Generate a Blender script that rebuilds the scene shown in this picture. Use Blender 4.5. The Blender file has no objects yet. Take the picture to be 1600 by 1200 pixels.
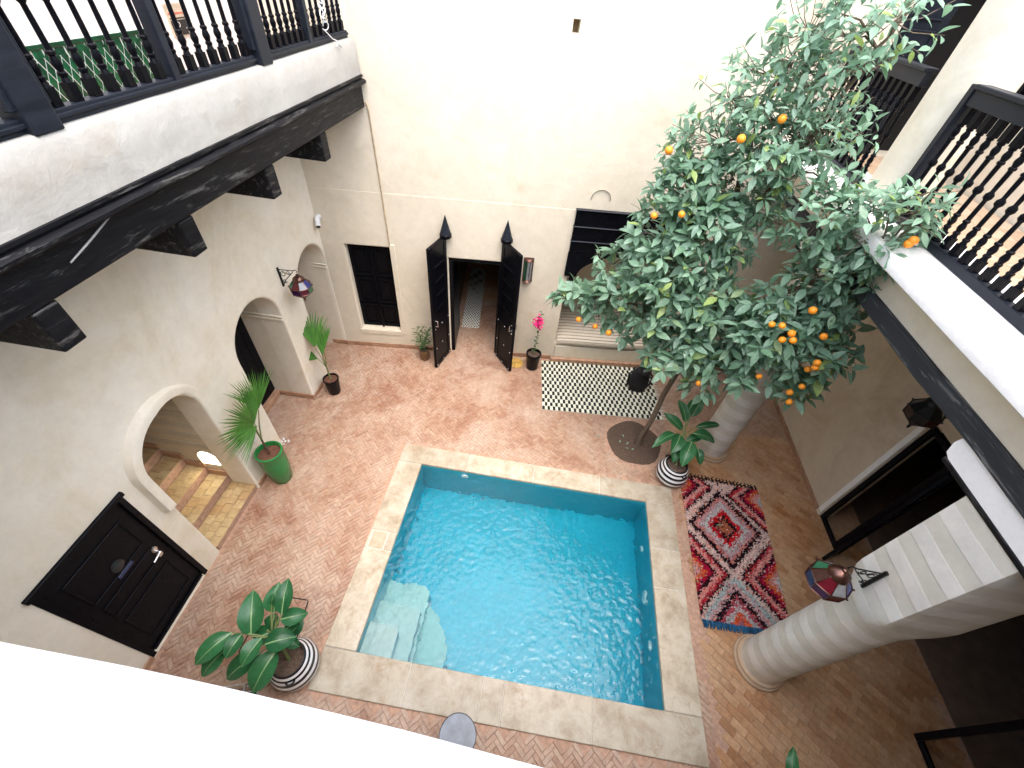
import bpy, bmesh, math, random
import numpy as np
from mathutils import Vector, Matrix, geometry, noise
R = math.radians
rnd = random.Random(7)
C = bpy.context.scene.collection
SC = bpy.context.scene

# ------------------------------------------------------------------ camera, sky, sun, exposure
M = np.array([[0.98672789, 0.1555994, -0.04644241],
              [0.14346497, -0.70138428, 0.69819617],
              [0.07606493, -0.69559249, -0.71439849]])   # rows: world axes in camera axes (x right, y down, z forward)
EYE = np.array([0.0, 0.0, 6.4]); FPX = 657.0
cam = bpy.data.objects.new('camera', bpy.data.cameras.new('camera')); C.objects.link(cam)
cx, cy, cz = Vector(M[:, 0]), Vector(-M[:, 1]), Vector(-M[:, 2])
cam.matrix_world = Matrix(((cx.x, cy.x, cz.x, EYE[0]), (cx.y, cy.y, cz.y, EYE[1]), (cx.z, cy.z, cz.z, EYE[2]), (0, 0, 0, 1)))
cam.data.sensor_width = 36; cam.data.lens = 36 * FPX / 1600
cam.data.clip_start = 0.02; cam.data.clip_end = 300
SC.camera = cam
w = bpy.data.worlds.new('World'); SC.world = w; w.use_nodes = True
wn = w.node_tree.nodes; sky = wn.new('ShaderNodeTexSky'); sky.sky_type = 'NISHITA'; sky.sun_disc = False
SUN_EL, SUN_AZ = R(73), R(145)
sky.sun_elevation = SUN_EL; sky.sun_rotation = SUN_AZ; sky.air_density = 1.0; sky.dust_density = 3.0; sky.ozone_density = 0.6
w.node_tree.links.new(sky.outputs[0], wn['Background'].inputs[0]); wn['Background'].inputs[1].default_value = 0.15
sun = bpy.data.objects.new('sun', bpy.data.lights.new('sun', 'SUN')); C.objects.link(sun)
sun.data.energy = 1.5; sun.data.angle = R(104); sun.data.color = (1, 0.95, 0.88)
sd = Vector((math.sin(SUN_AZ) * math.cos(SUN_EL), math.cos(SUN_AZ) * math.cos(SUN_EL), math.sin(SUN_EL)))
sun.rotation_euler = sd.to_track_quat('Z', 'Y').to_euler()
SC.view_settings.view_transform = 'Standard'; SC.view_settings.look = 'None'
SC.view_settings.gamma = 1; SC.view_settings.use_curve_mapping = False
SC.view_settings.exposure = 2.22
SC.cycles.use_denoising = True
SC.cycles.max_bounces = 10; SC.cycles.diffuse_bounces = 6; SC.cycles.transmission_bounces = 8
SC.cycles.sample_clamp_indirect = 6.0


def ray(px, py):
    return M @ np.array([px - 800.0, py - 600.0, FPX])


def at_z(px, py, z):
    d = ray(px, py); return Vector(EYE + d * ((z - EYE[2]) / d[2]))


def at_y(px, py, y):
    d = ray(px, py); return Vector(EYE + d * (y / d[1]))


def at_x(px, py, x):
    d = ray(px, py); return Vector(EYE + d * ((x - EYE[0]) / d[0]))


def proj(p):
    c = M.T @ (np.array(p, float) - EYE)
    return (800 + FPX * c[0] / c[2], 600 + FPX * c[1] / c[2], c[2])


# ------------------------------------------------------------------ materials
class NT:
    def __init__(s, name):
        s.m = bpy.data.materials.new(name); s.m.use_nodes = True; s.t = s.m.node_tree
        s.p = s.t.nodes['Principled BSDF']; s.tc = s.t.nodes.new('ShaderNodeTexCoord').outputs['Object']

    def n(s, typ, **k):
        q = s.t.nodes.new(typ)
        for a, b in k.items(): setattr(q, a, b)
        return q

    def l(s, a, b): s.t.links.new(a, b)

    def put(s, v, sock):
        if hasattr(v, 'is_output'): s.l(v, sock)
        elif isinstance(v, (tuple, list)) and len(v) == 3 and sock.type == 'RGBA': sock.default_value = (*v, 1)
        else: sock.default_value = v

    def noise(s, scale, detail=4, rough=0.55, dist=0.0, vec=None, stretch=None):
        q = s.n('ShaderNodeTexNoise'); q.inputs['Scale'].default_value = scale; q.inputs['Detail'].default_value = detail
        q.inputs['Roughness'].default_value = rough; q.inputs['Distortion'].default_value = dist
        v = vec or s.tc
        if stretch:
            mp = s.n('ShaderNodeMapping'); mp.inputs['Scale'].default_value = stretch; s.l(v, mp.inputs[0]); v = mp.outputs[0]
        s.l(v, q.inputs['Vector']); return q.outputs['Fac']

    def ramp(s, fac, stops):
        q = s.n('ShaderNodeValToRGB'); e = q.color_ramp.elements
        while len(e) < len(stops): e.new(0.5)
        for a, (pos, c) in zip(e, stops):
            a.position = pos; a.color = (*c, 1) if isinstance(c, tuple) else (c, c, c, 1)
        s.l(fac, q.inputs[0]); return q.outputs[0]

    def mix(s, f, a, b, mode='MIX'):
        q = s.n('ShaderNodeMix', data_type='RGBA', blend_type=mode)
        s.put(f, q.inputs['Factor']); s.put(a, q.inputs[6]); s.put(b, q.inputs[7]); return q.outputs[2]

    def math(s, op, a, b=0.0, c=0.0):
        q = s.n('ShaderNodeMath', operation=op)
        for i, v in enumerate((a, b, c)): s.put(v, q.inputs[i])
        return q.outputs[0]

    def bump(s, h, strength=0.3, dist=0.01, normal=None):
        q = s.n('ShaderNodeBump'); q.inputs['Strength'].default_value = strength; q.inputs['Distance'].default_value = dist
        s.l(h, q.inputs['Height'])
        if normal: s.l(normal, q.inputs['Normal'])
        s.l(q.outputs[0], s.p.inputs['Normal']); return q.outputs[0]

    def col(s, v): s.put(v, s.p.inputs['Base Color']); return s
    def set(s, **k):
        for a, b in k.items(): s.put(b, s.p.inputs[a.replace('_', ' ')])
        return s


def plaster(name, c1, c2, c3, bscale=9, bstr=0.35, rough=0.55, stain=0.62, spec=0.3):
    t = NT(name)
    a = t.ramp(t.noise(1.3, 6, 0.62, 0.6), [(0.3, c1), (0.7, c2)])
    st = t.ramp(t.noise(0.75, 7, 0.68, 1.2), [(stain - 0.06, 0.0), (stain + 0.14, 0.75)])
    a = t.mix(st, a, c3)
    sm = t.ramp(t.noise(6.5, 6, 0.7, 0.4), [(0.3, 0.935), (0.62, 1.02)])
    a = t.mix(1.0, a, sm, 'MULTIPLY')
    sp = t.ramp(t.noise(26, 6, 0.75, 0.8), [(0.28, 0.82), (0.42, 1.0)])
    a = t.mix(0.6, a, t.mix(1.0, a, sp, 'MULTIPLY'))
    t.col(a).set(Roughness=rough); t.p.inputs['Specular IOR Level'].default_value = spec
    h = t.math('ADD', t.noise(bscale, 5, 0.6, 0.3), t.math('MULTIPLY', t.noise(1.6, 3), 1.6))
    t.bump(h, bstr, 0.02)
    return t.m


def paint(name, c, rough=0.35, wear=None, wearamt=0.66, stretch=(1, 1, 1), bstr=0.15, scale=22):
    t = NT(name)
    n1 = t.noise(scale, 5, 0.65, 0.3, stretch=stretch)
    a = t.ramp(n1, [(0.3, c), (0.75, tuple(x * 1.7 + 0.002 for x in c))])
    if wear:
        n2 = t.noise(scale * 0.6, 8, 0.75, 0.5, stretch=stretch)
        a = t.mix(t.ramp(n2, [(wearamt - 0.03, 0.0), (wearamt + 0.07, 1.0)]), a, wear)
    t.col(a).set(Roughness=t.ramp(n1, [(0.2, rough * 0.75), (0.8, min(1, rough * 1.35))]))
    t.p.inputs['Specular IOR Level'].default_value = 0.09 if wear is None else 0.2
    t.bump(n1, bstr, 0.004); return t.m


def plain(name, c, rough=0.5, metal=0.0, var=0.25, scale=14, bstr=0.0, **k):
    t = NT(name); n1 = t.noise(scale, 4)
    t.col(t.ramp(n1, [(0.25, tuple(x * (1 - var) for x in c)), (0.75, tuple(min(1, x * (1 + var)) for x in c))]))
    t.set(Roughness=rough, Metallic=metal)
    if bstr: t.bump(n1, bstr, 0.004)
    for a, b in k.items(): t.p.inputs[a.replace('_', ' ')].default_value = b
    return t.m


def brickmat(name, cols, rough=0.6, stain=None, pale=None):
    t = NT(name)
    geo = t.n('ShaderNodeNewGeometry').outputs['Random Per Island']; oi = t.n('ShaderNodeObjectInfo').outputs['Random']
    f = t.math('FRACT', t.math('ADD', geo, oi))
    k = len(cols); a = t.ramp(f, [(i / (k - 1), c) for i, c in enumerate(cols)])
    gpos = t.n('ShaderNodeNewGeometry').outputs['Position']
    a = t.mix(t.ramp(t.noise(0.6, 9, 0.72, 0.6, vec=gpos), [(0.50, 0.0), (0.62, 0.95)]), a, t.mix(0.62, a, stain)) if stain else a
    if pale: a = t.mix(t.ramp(t.noise(0.85, 9, 0.76, 0.4, vec=gpos), [(0.46, 0.0), (0.60, 0.85)]), a, pale)
    a = t.mix(1.0, a, t.ramp(t.noise(16, 5, 0.7, vec=gpos), [(0.3, 0.72), (0.65, 1.08)]), 'MULTIPLY')
    t.col(a).set(Roughness=rough); t.bump(t.noise(30, 4, 0.6, vec=gpos), 0.35, 0.004); return t.m


WALL = plaster('cream_plaster', (0.64, 0.58, 0.46), (0.71, 0.65, 0.53), (0.57, 0.48, 0.33), 7, 0.26)
WALL2 = plaster('grey_tadelakt', (0.71, 0.655, 0.535), (0.77, 0.725, 0.625), (0.64, 0.56, 0.40), 7, 0.26, 0.5, 0.56)  # ochre stains spread further to paint in the brown bounce under the balcony
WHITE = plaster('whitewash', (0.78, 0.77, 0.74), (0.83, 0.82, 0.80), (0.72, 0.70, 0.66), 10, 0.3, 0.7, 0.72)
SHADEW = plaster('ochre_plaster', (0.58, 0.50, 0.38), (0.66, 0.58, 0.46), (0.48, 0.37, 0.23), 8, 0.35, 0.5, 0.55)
BLACK = paint('black_paint', (0.0018, 0.0020, 0.0034), 0.30)
NAVY = paint('blue_black_paint', (0.0085, 0.011, 0.0165), 0.40, (0.05, 0.055, 0.06), 0.68, (1, 0.12, 1), 0.25)
BEAM = paint('old_black_beam', (0.0022, 0.0024, 0.0036), 0.5, (0.085, 0.083, 0.078), 0.575, (1, 0.12, 1), 1.0, 30)
OLDW = paint('weathered_wood', (0.022, 0.024, 0.027), 0.7, (0.17, 0.17, 0.165), 0.575, (1, 0.08, 1), 0.9, 34)
DARK = plain('dark_interior', (0.006, 0.005, 0.004), 0.9)  # near-black colour painted on for the shade of unlit interiors
BRICK = brickmat('terracotta_brick', [(0.33, 0.188, 0.122), (0.375, 0.232, 0.158), (0.40, 0.262, 0.182), (0.35, 0.21, 0.138), (0.42, 0.292, 0.205), (0.39, 0.243, 0.162)], 0.55,
                 (0.21, 0.07, 0.033), (0.46, 0.345, 0.265))
TILE = brickmat('ochre_floor_tile', [(0.29, 0.14, 0.065), (0.45, 0.255, 0.13), (0.36, 0.18, 0.085), (0.50, 0.31, 0.17), (0.42, 0.24, 0.13)], 0.42, (0.32, 0.12, 0.025), (0.47, 0.31, 0.185))
STEPT = brickmat('yellow_step_tile', [(0.46, 0.34, 0.17), (0.52, 0.40, 0.22), (0.42, 0.27, 0.13)], 0.5, (0.40, 0.24, 0.10))
MORTAR = plain('mortar', (0.40, 0.25, 0.175), 0.85, 0, 0.3, 20, 0.3)
SKIRT = plain('brown_skirting', (0.36, 0.21, 0.13), 0.5, 0, 0.35, 9, 0.3)
SOIL = plain('soil', (0.085, 0.055, 0.038), 0.95, 0, 0.6, 40, 0.9)
BARK = plain('bark', (0.13, 0.095, 0.065), 0.85, 0, 0.4, 40, 0.8)
IRON = plain('black_iron', (0.006, 0.0055, 0.0055), 0.45, 0.3)
COPPER = plain('aged_copper', (0.12, 0.062, 0.048), 0.3, 0.9)
STEEL = plain('polished_steel', (0.72, 0.72, 0.72), 0.3, 1.0)
PLASTIC = plain('white_plastic', (0.75, 0.75, 0.74), 0.4)


def stripes():
    t = NT('banded_tadelakt'); s = t.n('ShaderNodeSeparateXYZ'); t.l(t.n('ShaderNodeNewGeometry').outputs['Position'], s.inputs[0])
    z = t.math('ADD', s.outputs[2], t.math('MULTIPLY', t.noise(3, 3), 0.03))
    f = t.math('FRACT', t.math('DIVIDE', z, 0.30))
    k = t.ramp(f, [(0.0, 0.0), (0.04, 1.0), (0.5, 1.0), (0.54, 0.0)])
    a = t.mix(k, (0.60, 0.575, 0.505), (0.69, 0.67, 0.62))
    a = t.mix(1.0, a, t.ramp(t.noise(4, 6, 0.7), [(0.3, 0.86), (0.65, 1.05)]), 'MULTIPLY')
    low = t.ramp(s.outputs[2], [(0.0, 0.6), (0.22, 0.0)])
    a = t.mix(t.math('MULTIPLY', low, t.noise(5, 5)), a, (0.42, 0.27, 0.15))
    t.col(a).set(Roughness=0.42); t.bump(t.math('ADD', t.math('MULTIPLY', k, 0.5), t.noise(8, 5)), 0.4, 0.012); return t.m


BANDS = stripes()


def copingmat():
    t = NT('travertine'); a = t.ramp(t.noise(2.6, 9, 0.72, 0.25), [(0.34, (0.30, 0.245, 0.17)), (0.5, (0.43, 0.375, 0.285)), (0.66, (0.51, 0.465, 0.385))])
    oi = t.n('ShaderNodeObjectInfo').outputs['Random']
    a = t.mix(1.0, a, t.ramp(oi, [(0, 0.84), (1, 1.06)]), 'MULTIPLY')
    a = t.mix(t.ramp(t.noise(3.4, 8, 0.78, 0.3), [(0.53, 0.0), (0.68, 0.75)]), a, (0.27, 0.185, 0.10))
    a = t.mix(t.ramp(t.noise(22, 6, 0.7), [(0.62, 0.0), (0.7, 0.6)]), a, (0.25, 0.21, 0.16))
    t.col(a).set(Roughness=0.5); t.bump(t.noise(14, 6, 0.7), 0.4, 0.006); return t.m


COPING = copingmat()


def poolmat(name, c1, c2):
    t = NT(name)
    b = t.n('ShaderNodeTexVoronoi', feature='F1'); b.inputs['Scale'].default_value = 34; b.inputs['Randomness'].default_value = 0.15
    t.l(t.tc, b.inputs['Vector'])
    a = t.mix(b.outputs['Color'], c1, c2)
    t.col(t.mix(0.35, a, t.ramp(t.noise(2.0, 4), [(0.3, c1), (0.7, c2)]))).set(Roughness=0.3); return t.m


POOLT = poolmat('turquoise_pool_mosaic', (0.010, 0.36, 0.48), (0.03, 0.45, 0.58))
POOLW = poolmat('turquoise_wall_mosaic', (0.018, 0.36, 0.46), (0.035, 0.44, 0.54))
POOLS = plain('pale_pool_step', (0.46, 0.56, 0.52), 0.4, 0, 0.08)


def watermat():
    t = NT('pool_water'); t.p.inputs['Base Color'].default_value = (0.90, 0.99, 1.0, 1)
    t.set(Roughness=0.0, IOR=1.35); t.p.inputs['Transmission Weight'].default_value = 1.0
    v = t.n('ShaderNodeTexNoise'); v.inputs['Scale'].default_value = 6.5; v.inputs['Detail'].default_value = 2.5; v.inputs['Distortion'].default_value = 1.1
    t.l(t.tc, v.inputs['Vector'])
    amp = t.ramp(t.noise(0.7, 2), [(0.35, 0.25), (0.65, 1.0)])
    h = t.math('MULTIPLY', v.outputs['Fac'], amp)
    t.bump(h, 0.3, 0.02)
    va = t.n('ShaderNodeVolumeAbsorption'); va.inputs['Color'].default_value = (0.16, 0.88, 0.94, 1); va.inputs['Density'].default_value = 0.55
    t.l(va.outputs[0], t.t.nodes['Material Output'].inputs['Volume']); return t.m


WATER = watermat()


def leafmat(name, c1, c2, young=None, rough=0.4, trans=0.2, spec=0.5):
    t = NT(name); geo = t.n('ShaderNodeNewGeometry').outputs['Random Per Island']; oi = t.n('ShaderNodeObjectInfo').outputs['Random']
    f = t.math('FRACT', t.math('ADD', geo, oi))
    st = [(0.0, c1), (0.85, c2)]
    if young: st += [(0.93, c2), (0.97, young)]
    a = t.ramp(f, st); a = t.mix(1.0, a, t.ramp(t.noise(30, 3), [(0.3, 0.8), (0.7, 1.1)]), 'MULTIPLY')
    t.col(a).set(Roughness=rough); t.p.inputs['Specular IOR Level'].default_value = spec
    tr = t.n('ShaderNodeBsdfTranslucent'); t.l(a, tr.inputs[0]); mx = t.n('ShaderNodeMixShader'); mx.inputs[0].default_value = trans
    t.l(t.p.outputs[0], mx.inputs[1]); t.l(tr.outputs[0], mx.inputs[2])
    t.l(mx.outputs[0], t.t.nodes['Material Output'].inputs[0]); return t.m


CITRUS = leafmat('citrus_leaf', (0.155, 0.295, 0.175), (0.265, 0.42, 0.305), (0.32, 0.44, 0.13), 0.42, 0.40, 0.6)
RUBBER = leafmat('rubber_leaf', (0.012, 0.085, 0.028), (0.03, 0.145, 0.05), None, 0.36, 0.12, 0.4)
RIB = plain('leaf_midrib', (0.16, 0.28, 0.12), 0.4)
PALML = leafmat('palm_leaf', (0.04, 0.15, 0.02), (0.08, 0.23, 0.035), None, 0.4, 0.25)
OLEAF = leafmat('oleander_leaf', (0.04, 0.10, 0.03), (0.09, 0.17, 0.06), None, 0.5, 0.2)
FRUIT = plain('orange_peel', (0.80, 0.27, 0.015), 0.4, 0, 0.12, 50, 0.25)
PINK = plain('magenta_bract', (0.62, 0.015, 0.16), 0.6, 0, 0.25)
STEM = plain('green_stem', (0.14, 0.18, 0.06), 0.6)


def vcol(name, rough=0.9, bstr=0.0):
    t = NT(name); a = t.n('ShaderNodeVertexColor'); a.layer_name = 'Col'
    t.col(t.mix(1.0, a.outputs[0], t.ramp(t.noise(60, 3), [(0.3, 0.8), (0.7, 1.15)]), 'MULTIPLY')).set(Roughness=rough)
    t.p.inputs['Specular IOR Level'].default_value = 0.1
    if bstr: t.bump(t.noise(120, 2), bstr, 0.004)
    return t.m


WOOL = vcol('dyed_wool', 0.95, 0.3)


# ------------------------------------------------------------------ mesh helpers
class MB:
    def __init__(s): s.v = []; s.f = []; s.mi = []; s.c = []

    def add(s, vs, fs, mi=0, col=None):
        o = len(s.v); s.v += [tuple(v) for v in vs]
        for f in fs: s.f.append([o + i for i in f]); s.mi.append(mi); s.c.append(col)
        return s

    def box(s, lo, hi, mi=0, fr=None, col=None):
        x0, y0, z0 = lo; x1, y1, z1 = hi
        vs = [(x0, y0, z0), (x1, y0, z0), (x1, y1, z0), (x0, y1, z0), (x0, y0, z1), (x1, y0, z1), (x1, y1, z1), (x0, y1, z1)]
        if fr: vs = [fr(*v) for v in vs]
        return s.add(vs, [(0, 3, 2, 1), (4, 5, 6, 7), (0, 1, 5, 4), (1, 2, 6, 5), (2, 3, 7, 6), (3, 0, 4, 7)], mi, col)

    def lathe(s, prof, c=(0, 0, 0), n=16, mi=0, rot=0.0, cap=True, sx=1.0):
        o = []
        for r, z in prof:
            for k in range(n):
                a = rot + 2 * math.pi * k / n; o.append((c[0] + r * math.cos(a) * sx, c[1] + r * math.sin(a), c[2] + z))
        fs = [(i * n + k, i * n + (k + 1) % n, (i + 1) * n + (k + 1) % n, (i + 1) * n + k) for i in range(len(prof) - 1) for k in range(n)]
        if cap: fs += [tuple(range(n))[::-1], tuple((len(prof) - 1) * n + k for k in range(n))]
        return s.add(o, fs, mi)

    def tube(s, pts, r, n=6, mi=0, cap=True):
        pts = [Vector(p) for p in pts]; rs = r if isinstance(r, (list, tuple)) else [r] * len(pts)
        o = []; up = Vector((0.13, 0.31, 0.94))
        for i, p in enumerate(pts):
            d = (pts[min(i + 1, len(pts) - 1)] - pts[max(i - 1, 0)]); d = d.normalized() if d.length > 1e-9 else Vector((0, 0, 1))
            a = d.cross(up if abs(d.dot(up)) < 0.95 else Vector((1, 0, 0))).normalized(); b = d.cross(a)
            for k in range(n):
                t = 2 * math.pi * k / n; o.append(p + (a * math.cos(t) + b * math.sin(t)) * rs[i])
        m = len(pts)
        fs = [(i * n + k, (i + 1) * n + k, (i + 1) * n + (k + 1) % n, i * n + (k + 1) % n) for i in range(m - 1) for k in range(n)]
        if cap: fs += [tuple(range(n)), tuple((m - 1) * n + k for k in range(n))[::-1]]
        return s.add(o, fs, mi)

    def ball(s, c, r, n=10, mi=0, sz=1.0):
        m = n // 2
        prof = [(max(1e-4, r * math.sin(math.pi * i / m)), -r * sz * math.cos(math.pi * i / m)) for i in range(m + 1)]
        return s.lathe(prof, c, n, mi, cap=False)

    def build(s, name, mats, parent=None, smooth=None, bevel=0, seg=1):
        me = bpy.data.meshes.new(name); me.from_pydata(s.v, [], s.f)
        for m in (mats if isinstance(mats, (list, tuple)) else [mats]): me.materials.append(m)
        me.polygons.foreach_set('material_index', s.mi)
        if any(c is not None for c in s.c):
            at = me.color_attributes.new('Col', 'FLOAT_COLOR', 'CORNER'); cs = []
            for f, c in zip(s.f, s.c): cs += list((*(c or (1, 1, 1)), 1.0)) * len(f)
            at.data.foreach_set('color', cs)
        me.update()
        if smooth:
            me.polygons.foreach_set('use_smooth', [True] * len(s.f)); me.set_sharp_from_angle(angle=R(smooth))
        return link(name, me, parent, bevel, seg)


def link(name, me, parent=None, bevel=0, seg=1):
    o = bpy.data.objects.new(name, me); C.objects.link(o)
    if parent: o.parent = parent
    if bevel:
        b = o.modifiers.new('bevel', 'BEVEL'); b.width = bevel; b.segments = seg; b.limit_method = 'ANGLE'; b.angle_limit = R(35)
    return o


def tag(o, label=None, cat=None, group=None, kind=None):
    for k, v in (('label', label), ('category', cat), ('group', group), ('kind', kind)):
        if v: o[k] = v
    return o


def empty(name, loc, label, cat, group=None):
    o = bpy.data.objects.new(name, None); C.objects.link(o); o.location = loc; o.empty_display_size = 0.1
    return tag(o, label, cat, group)


class Fr:
    """A wall's own axes: a along the wall, b out of it into the courtyard, c up."""
    def __init__(s, o, u, n): s.o, s.u, s.n = Vector(o), Vector(u).normalized(), Vector(n).normalized()
    def __call__(s, a, b, c): return s.o + s.u * a + s.n * b + Vector((0, 0, c))


LW = Fr((-4.08 + 0.0151, 0, 0), (-0.0209, 1, 0), (1, 0.0209, 0))
BWF = Fr((-4.205, 6.707, 0), (0.99261, 0.12132, 0), (0.12132, -0.99261, 0))
RW = Fr((5.24, 0, 0), (0.006, 1, 0), (-1, 0.006, 0))


def arch(a0, a1, base, spring, n=18, pointed=1.0):
    c, r = (a0 + a1) / 2, (a1 - a0) / 2
    return [(a0, base)] + [(c - r * math.cos(math.pi * i / n), spring + r * pointed * math.sin(math.pi * i / n)) for i in range(n + 1)] + [(a1, base)]


def wall(name, fr, outer, holes, depth, mat, r=0.03, parent=None, front=0.0):
    mb = MB(); polys = [[Vector((a, c, 0)) for a, c in outer]] + [[Vector((a, c, 0)) for a, c in h] for h in holes]

    def loop_off(h, d):
        area = sum(h[i][0] * h[(i + 1) % len(h)][1] - h[(i + 1) % len(h)][0] * h[i][1] for i in range(len(h)))
        s = 1 if area > 0 else -1; out = []
        for i in range(len(h)):
            p, q, t = Vector(h[i - 1]), Vector(h[i]), Vector(h[(i + 1) % len(h)])
            e1, e2 = (q - p).normalized(), (t - q).normalized()
            n1, n2 = Vector((e1.y, -e1.x)) * s, Vector((e2.y, -e2.x)) * s
            b = (n1 + n2); b = b / max(0.5, b.length_squared / 2) if b.length > 1e-6 else n1
            out.append((q.x + b.x * d, q.y + b.y * d))
        return out
    big = [outer] + [loop_off(h, r) for h in holes]
    flat = [p for l_ in big for p in l_]
    tris = geometry.tessellate_polygon([[Vector((a, c, 0)) for a, c in l_] for l_ in big])
    mb.add([fr(a, front, c) for a, c in flat], [t for t in tris])
    flat2 = [p for l_ in [outer] + holes for p in l_]
    mb.add([fr(a, front - depth, c) for a, c in flat2], [t for t in tris])
    n = len(outer)
    mb.add([fr(a, front, c) for a, c in outer] + [fr(a, front - depth, c) for a, c in outer], [(i, (i + 1) % n, n + (i + 1) % n, n + i) for i in range(n)])
    for h in holes:
        rings = []
        for k in range(4):
            t = k / 3 * math.pi / 2
            rings += [fr(a, front - r * (1 - math.cos(t)), c) for a, c in loop_off(h, r * (1 - math.sin(t)))]
        rings += [fr(a, front - depth, c) for a, c in h]; m = len(h)
        mb.add(rings, [(j * m + i, j * m + (i + 1) % m, (j + 1) * m + (i + 1) % m, (j + 1) * m + i) for j in range(4) for i in range(m)])
    o = mb.build(name, mat, parent)
    me = o.data; bm = bmesh.new(); bm.from_mesh(me); bmesh.ops.recalc_face_normals(bm, faces=bm.faces[:]); bm.to_mesh(me); bm.free()
    me.polygons.foreach_set('use_smooth', [True] * len(me.polygons)); me.set_sharp_from_angle(angle=R(38))
    return o


def struct(o): o['kind'] = 'structure'; return o


# ------------------------------------------------------------------ ground, pool
PX0, PX1, PY0, PY1 = -1.69, 2.25, 1.07, 3.95            # pool water opening
SOILC, SOILR = (2.12, 5.22), 0.52
mb = MB()
gx = [-9, PX0, PX1, 12]; gy = [-9, PY0, PY1, 14]
for i in range(3):
    for j in range(3):
        if (i, j) == (1, 1): continue
        mb.add([(gx[i], gy[j], -0.0095), (gx[i + 1], gy[j], -0.0095), (gx[i + 1], gy[j + 1], -0.0095), (gx[i], gy[j + 1], -0.0095)], [(0, 1, 2, 3)])
floor = struct(mb.build('courtyard_floor', MORTAR))

CX0, CX1, CY0, CY1 = -2.11, 2.72, 0.60, 4.32            # outside of the coping


def lwx(y): return LW(y, 0, 0).x
def bwy(x): return 6.707 + (x + 4.205) * 0.12222


def in_bricks(x, y):
    if CX0 - 0.01 < x < CX1 + 0.02 and CY0 - 0.01 < y < CY1 + 0.01: return False
    if x > 2.86 and y < 5.9: return False
    if (x - SOILC[0]) ** 2 + (y - SOILC[1]) ** 2 < (SOILR + 0.05) ** 2: return False
    if x < lwx(y) - 0.0: return 3.9 < y < 5.0 and x > -4.95 or 5.68 < y < 6.8 and x > -4.95
    if y > bwy(x): return -1.98 < x < -0.85 and y < 9.2
    return -1.0 < y and x < 5.2


def bricks(parent, name, L, W, ang, test, mat, gap, H=0.014, herring=True, top=300, big=None):
    k = L / W; cand = []; ca, sa = math.cos(ang), math.sin(ang); N = int(14 / W)
    if herring:
        n = int(round(k))
        for i in range(-N, N):
            for j in range(-N // (2 * n) - 2, N // (2 * n) + 2):
                a, b = (i + 2 * n * j) * W, i * W
                cand += [(a + L / 2, b + W / 2, 0), (a + L + W / 2, b + W - L / 2, 1)]
    else:
        for i in range(-N, N):
            for j in range(-int(12 / L), int(12 / L)):
                cand.append((j * L + (i % 2) * L / 2, i * W, 0))
    sel = []
    for a, b, v in cand:
        x, y = a * ca - b * sa + 0.5, a * sa + b * ca + 3.0
        if abs(x) > 6 or y < -1 or y > 9.4: continue
        if not all(test(x + dx, y + dy) for dx, dy in ((0.03, 0), (-0.03, 0), (0, 0.03), (0, -0.03))): continue
        u, vv, d = proj((x, y, 0))
        vis = 20 < u < 1580 and 20 < vv < 1180 and d > 0.5 and vv < 1000 + 0.232 * u - 25
        sel.append((-(1.0 / d) if vis else 9, x, y, v))
    sel.sort()

    def one(m, x, y, v, z):
        hl, hw = (L - gap) / 2, (W - gap) / 2; c = 0.0038; t = ang + (math.pi / 2 if v else 0) + rnd.gauss(0, 0.016); cc, ss = math.cos(t), math.sin(t)
        def q(a, b, z_): return (x + a * cc - b * ss, y + a * ss + b * cc, z_)
        tl = [rnd.gauss(0, 0.0009) for _ in range(4)]
        vs = [q(-hl, -hw, -0.016), q(hl, -hw, -0.016), q(hl, hw, -0.016), q(-hl, hw, -0.016), q(-hl, -hw, z - c), q(hl, -hw, z - c), q(hl, hw, z - c), q(-hl, hw, z - c),
              q(-hl + c, -hw + c, z + tl[0]), q(hl - c, -hw + c, z + tl[1]), q(hl - c, hw - c, z + tl[2]), q(-hl + c, hw - c, z + tl[3])]
        m.add(vs, [(0, 1, 5, 4), (1, 2, 6, 5), (2, 3, 7, 6), (3, 0, 4, 7), (4, 5, 9, 8), (5, 6, 10, 9), (6, 7, 11, 10), (7, 4, 8, 11), (8, 9, 10, 11)])
    vars_ = []
    for v in range(6):
        m = MB(); st = rnd.gauss(0, 0.001); one(m, 0, 0, 0, 0.0 + st); o = m; me = bpy.data.meshes.new(name); me.from_pydata(m.v, [], m.f); me.materials.append(mat)
        mm = Matrix.Rotation(-ang, 4, 'Z'); me.transform(mm); me.update(); vars_.append(me)
    for s_, x, y, v in sel[:top]:
        o = link(name, vars_[rnd.randrange(6)], parent); o.location = (x, y, rnd.gauss(0, 0.001)); o.rotation_euler.z = ang + (math.pi / 2 if v else 0)
    m = MB()
    for s_, x, y, v in sel[top:]: one(m, x, y, v, rnd.gauss(0, 0.0013))
    return tag(m.build(name + '_field', mat, parent), kind='stuff')


bricks(floor, 'brick', 0.162, 0.054, R(47), in_bricks, BRICK, 0.0035)
gfloor = MB(); gfloor.add([(2.86, -4, -0.012), (9.5, -4, -0.012), (9.5, 7.9, -0.012), (2.86, 7.9, -0.012)], [(0, 1, 2, 3)])
gfloor = struct(gfloor.build('arcade_floor', MORTAR))
bricks(gfloor, 'floor_tile', 0.20, 0.10, R(-38), lambda x, y: x > 2.88 and y < 5.88 and x < 5.95 and y > -0.9, TILE, 0.004, herring=False)
# room floor behind the arcade wall
struct(MB().box((5.98, -4, -0.05), (9.4, 7.9, 0.004)).build('room_floor', plain('brown_room_floor', (0.13, 0.085, 0.058), 0.5, 0, 0.3, 5)))

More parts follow.
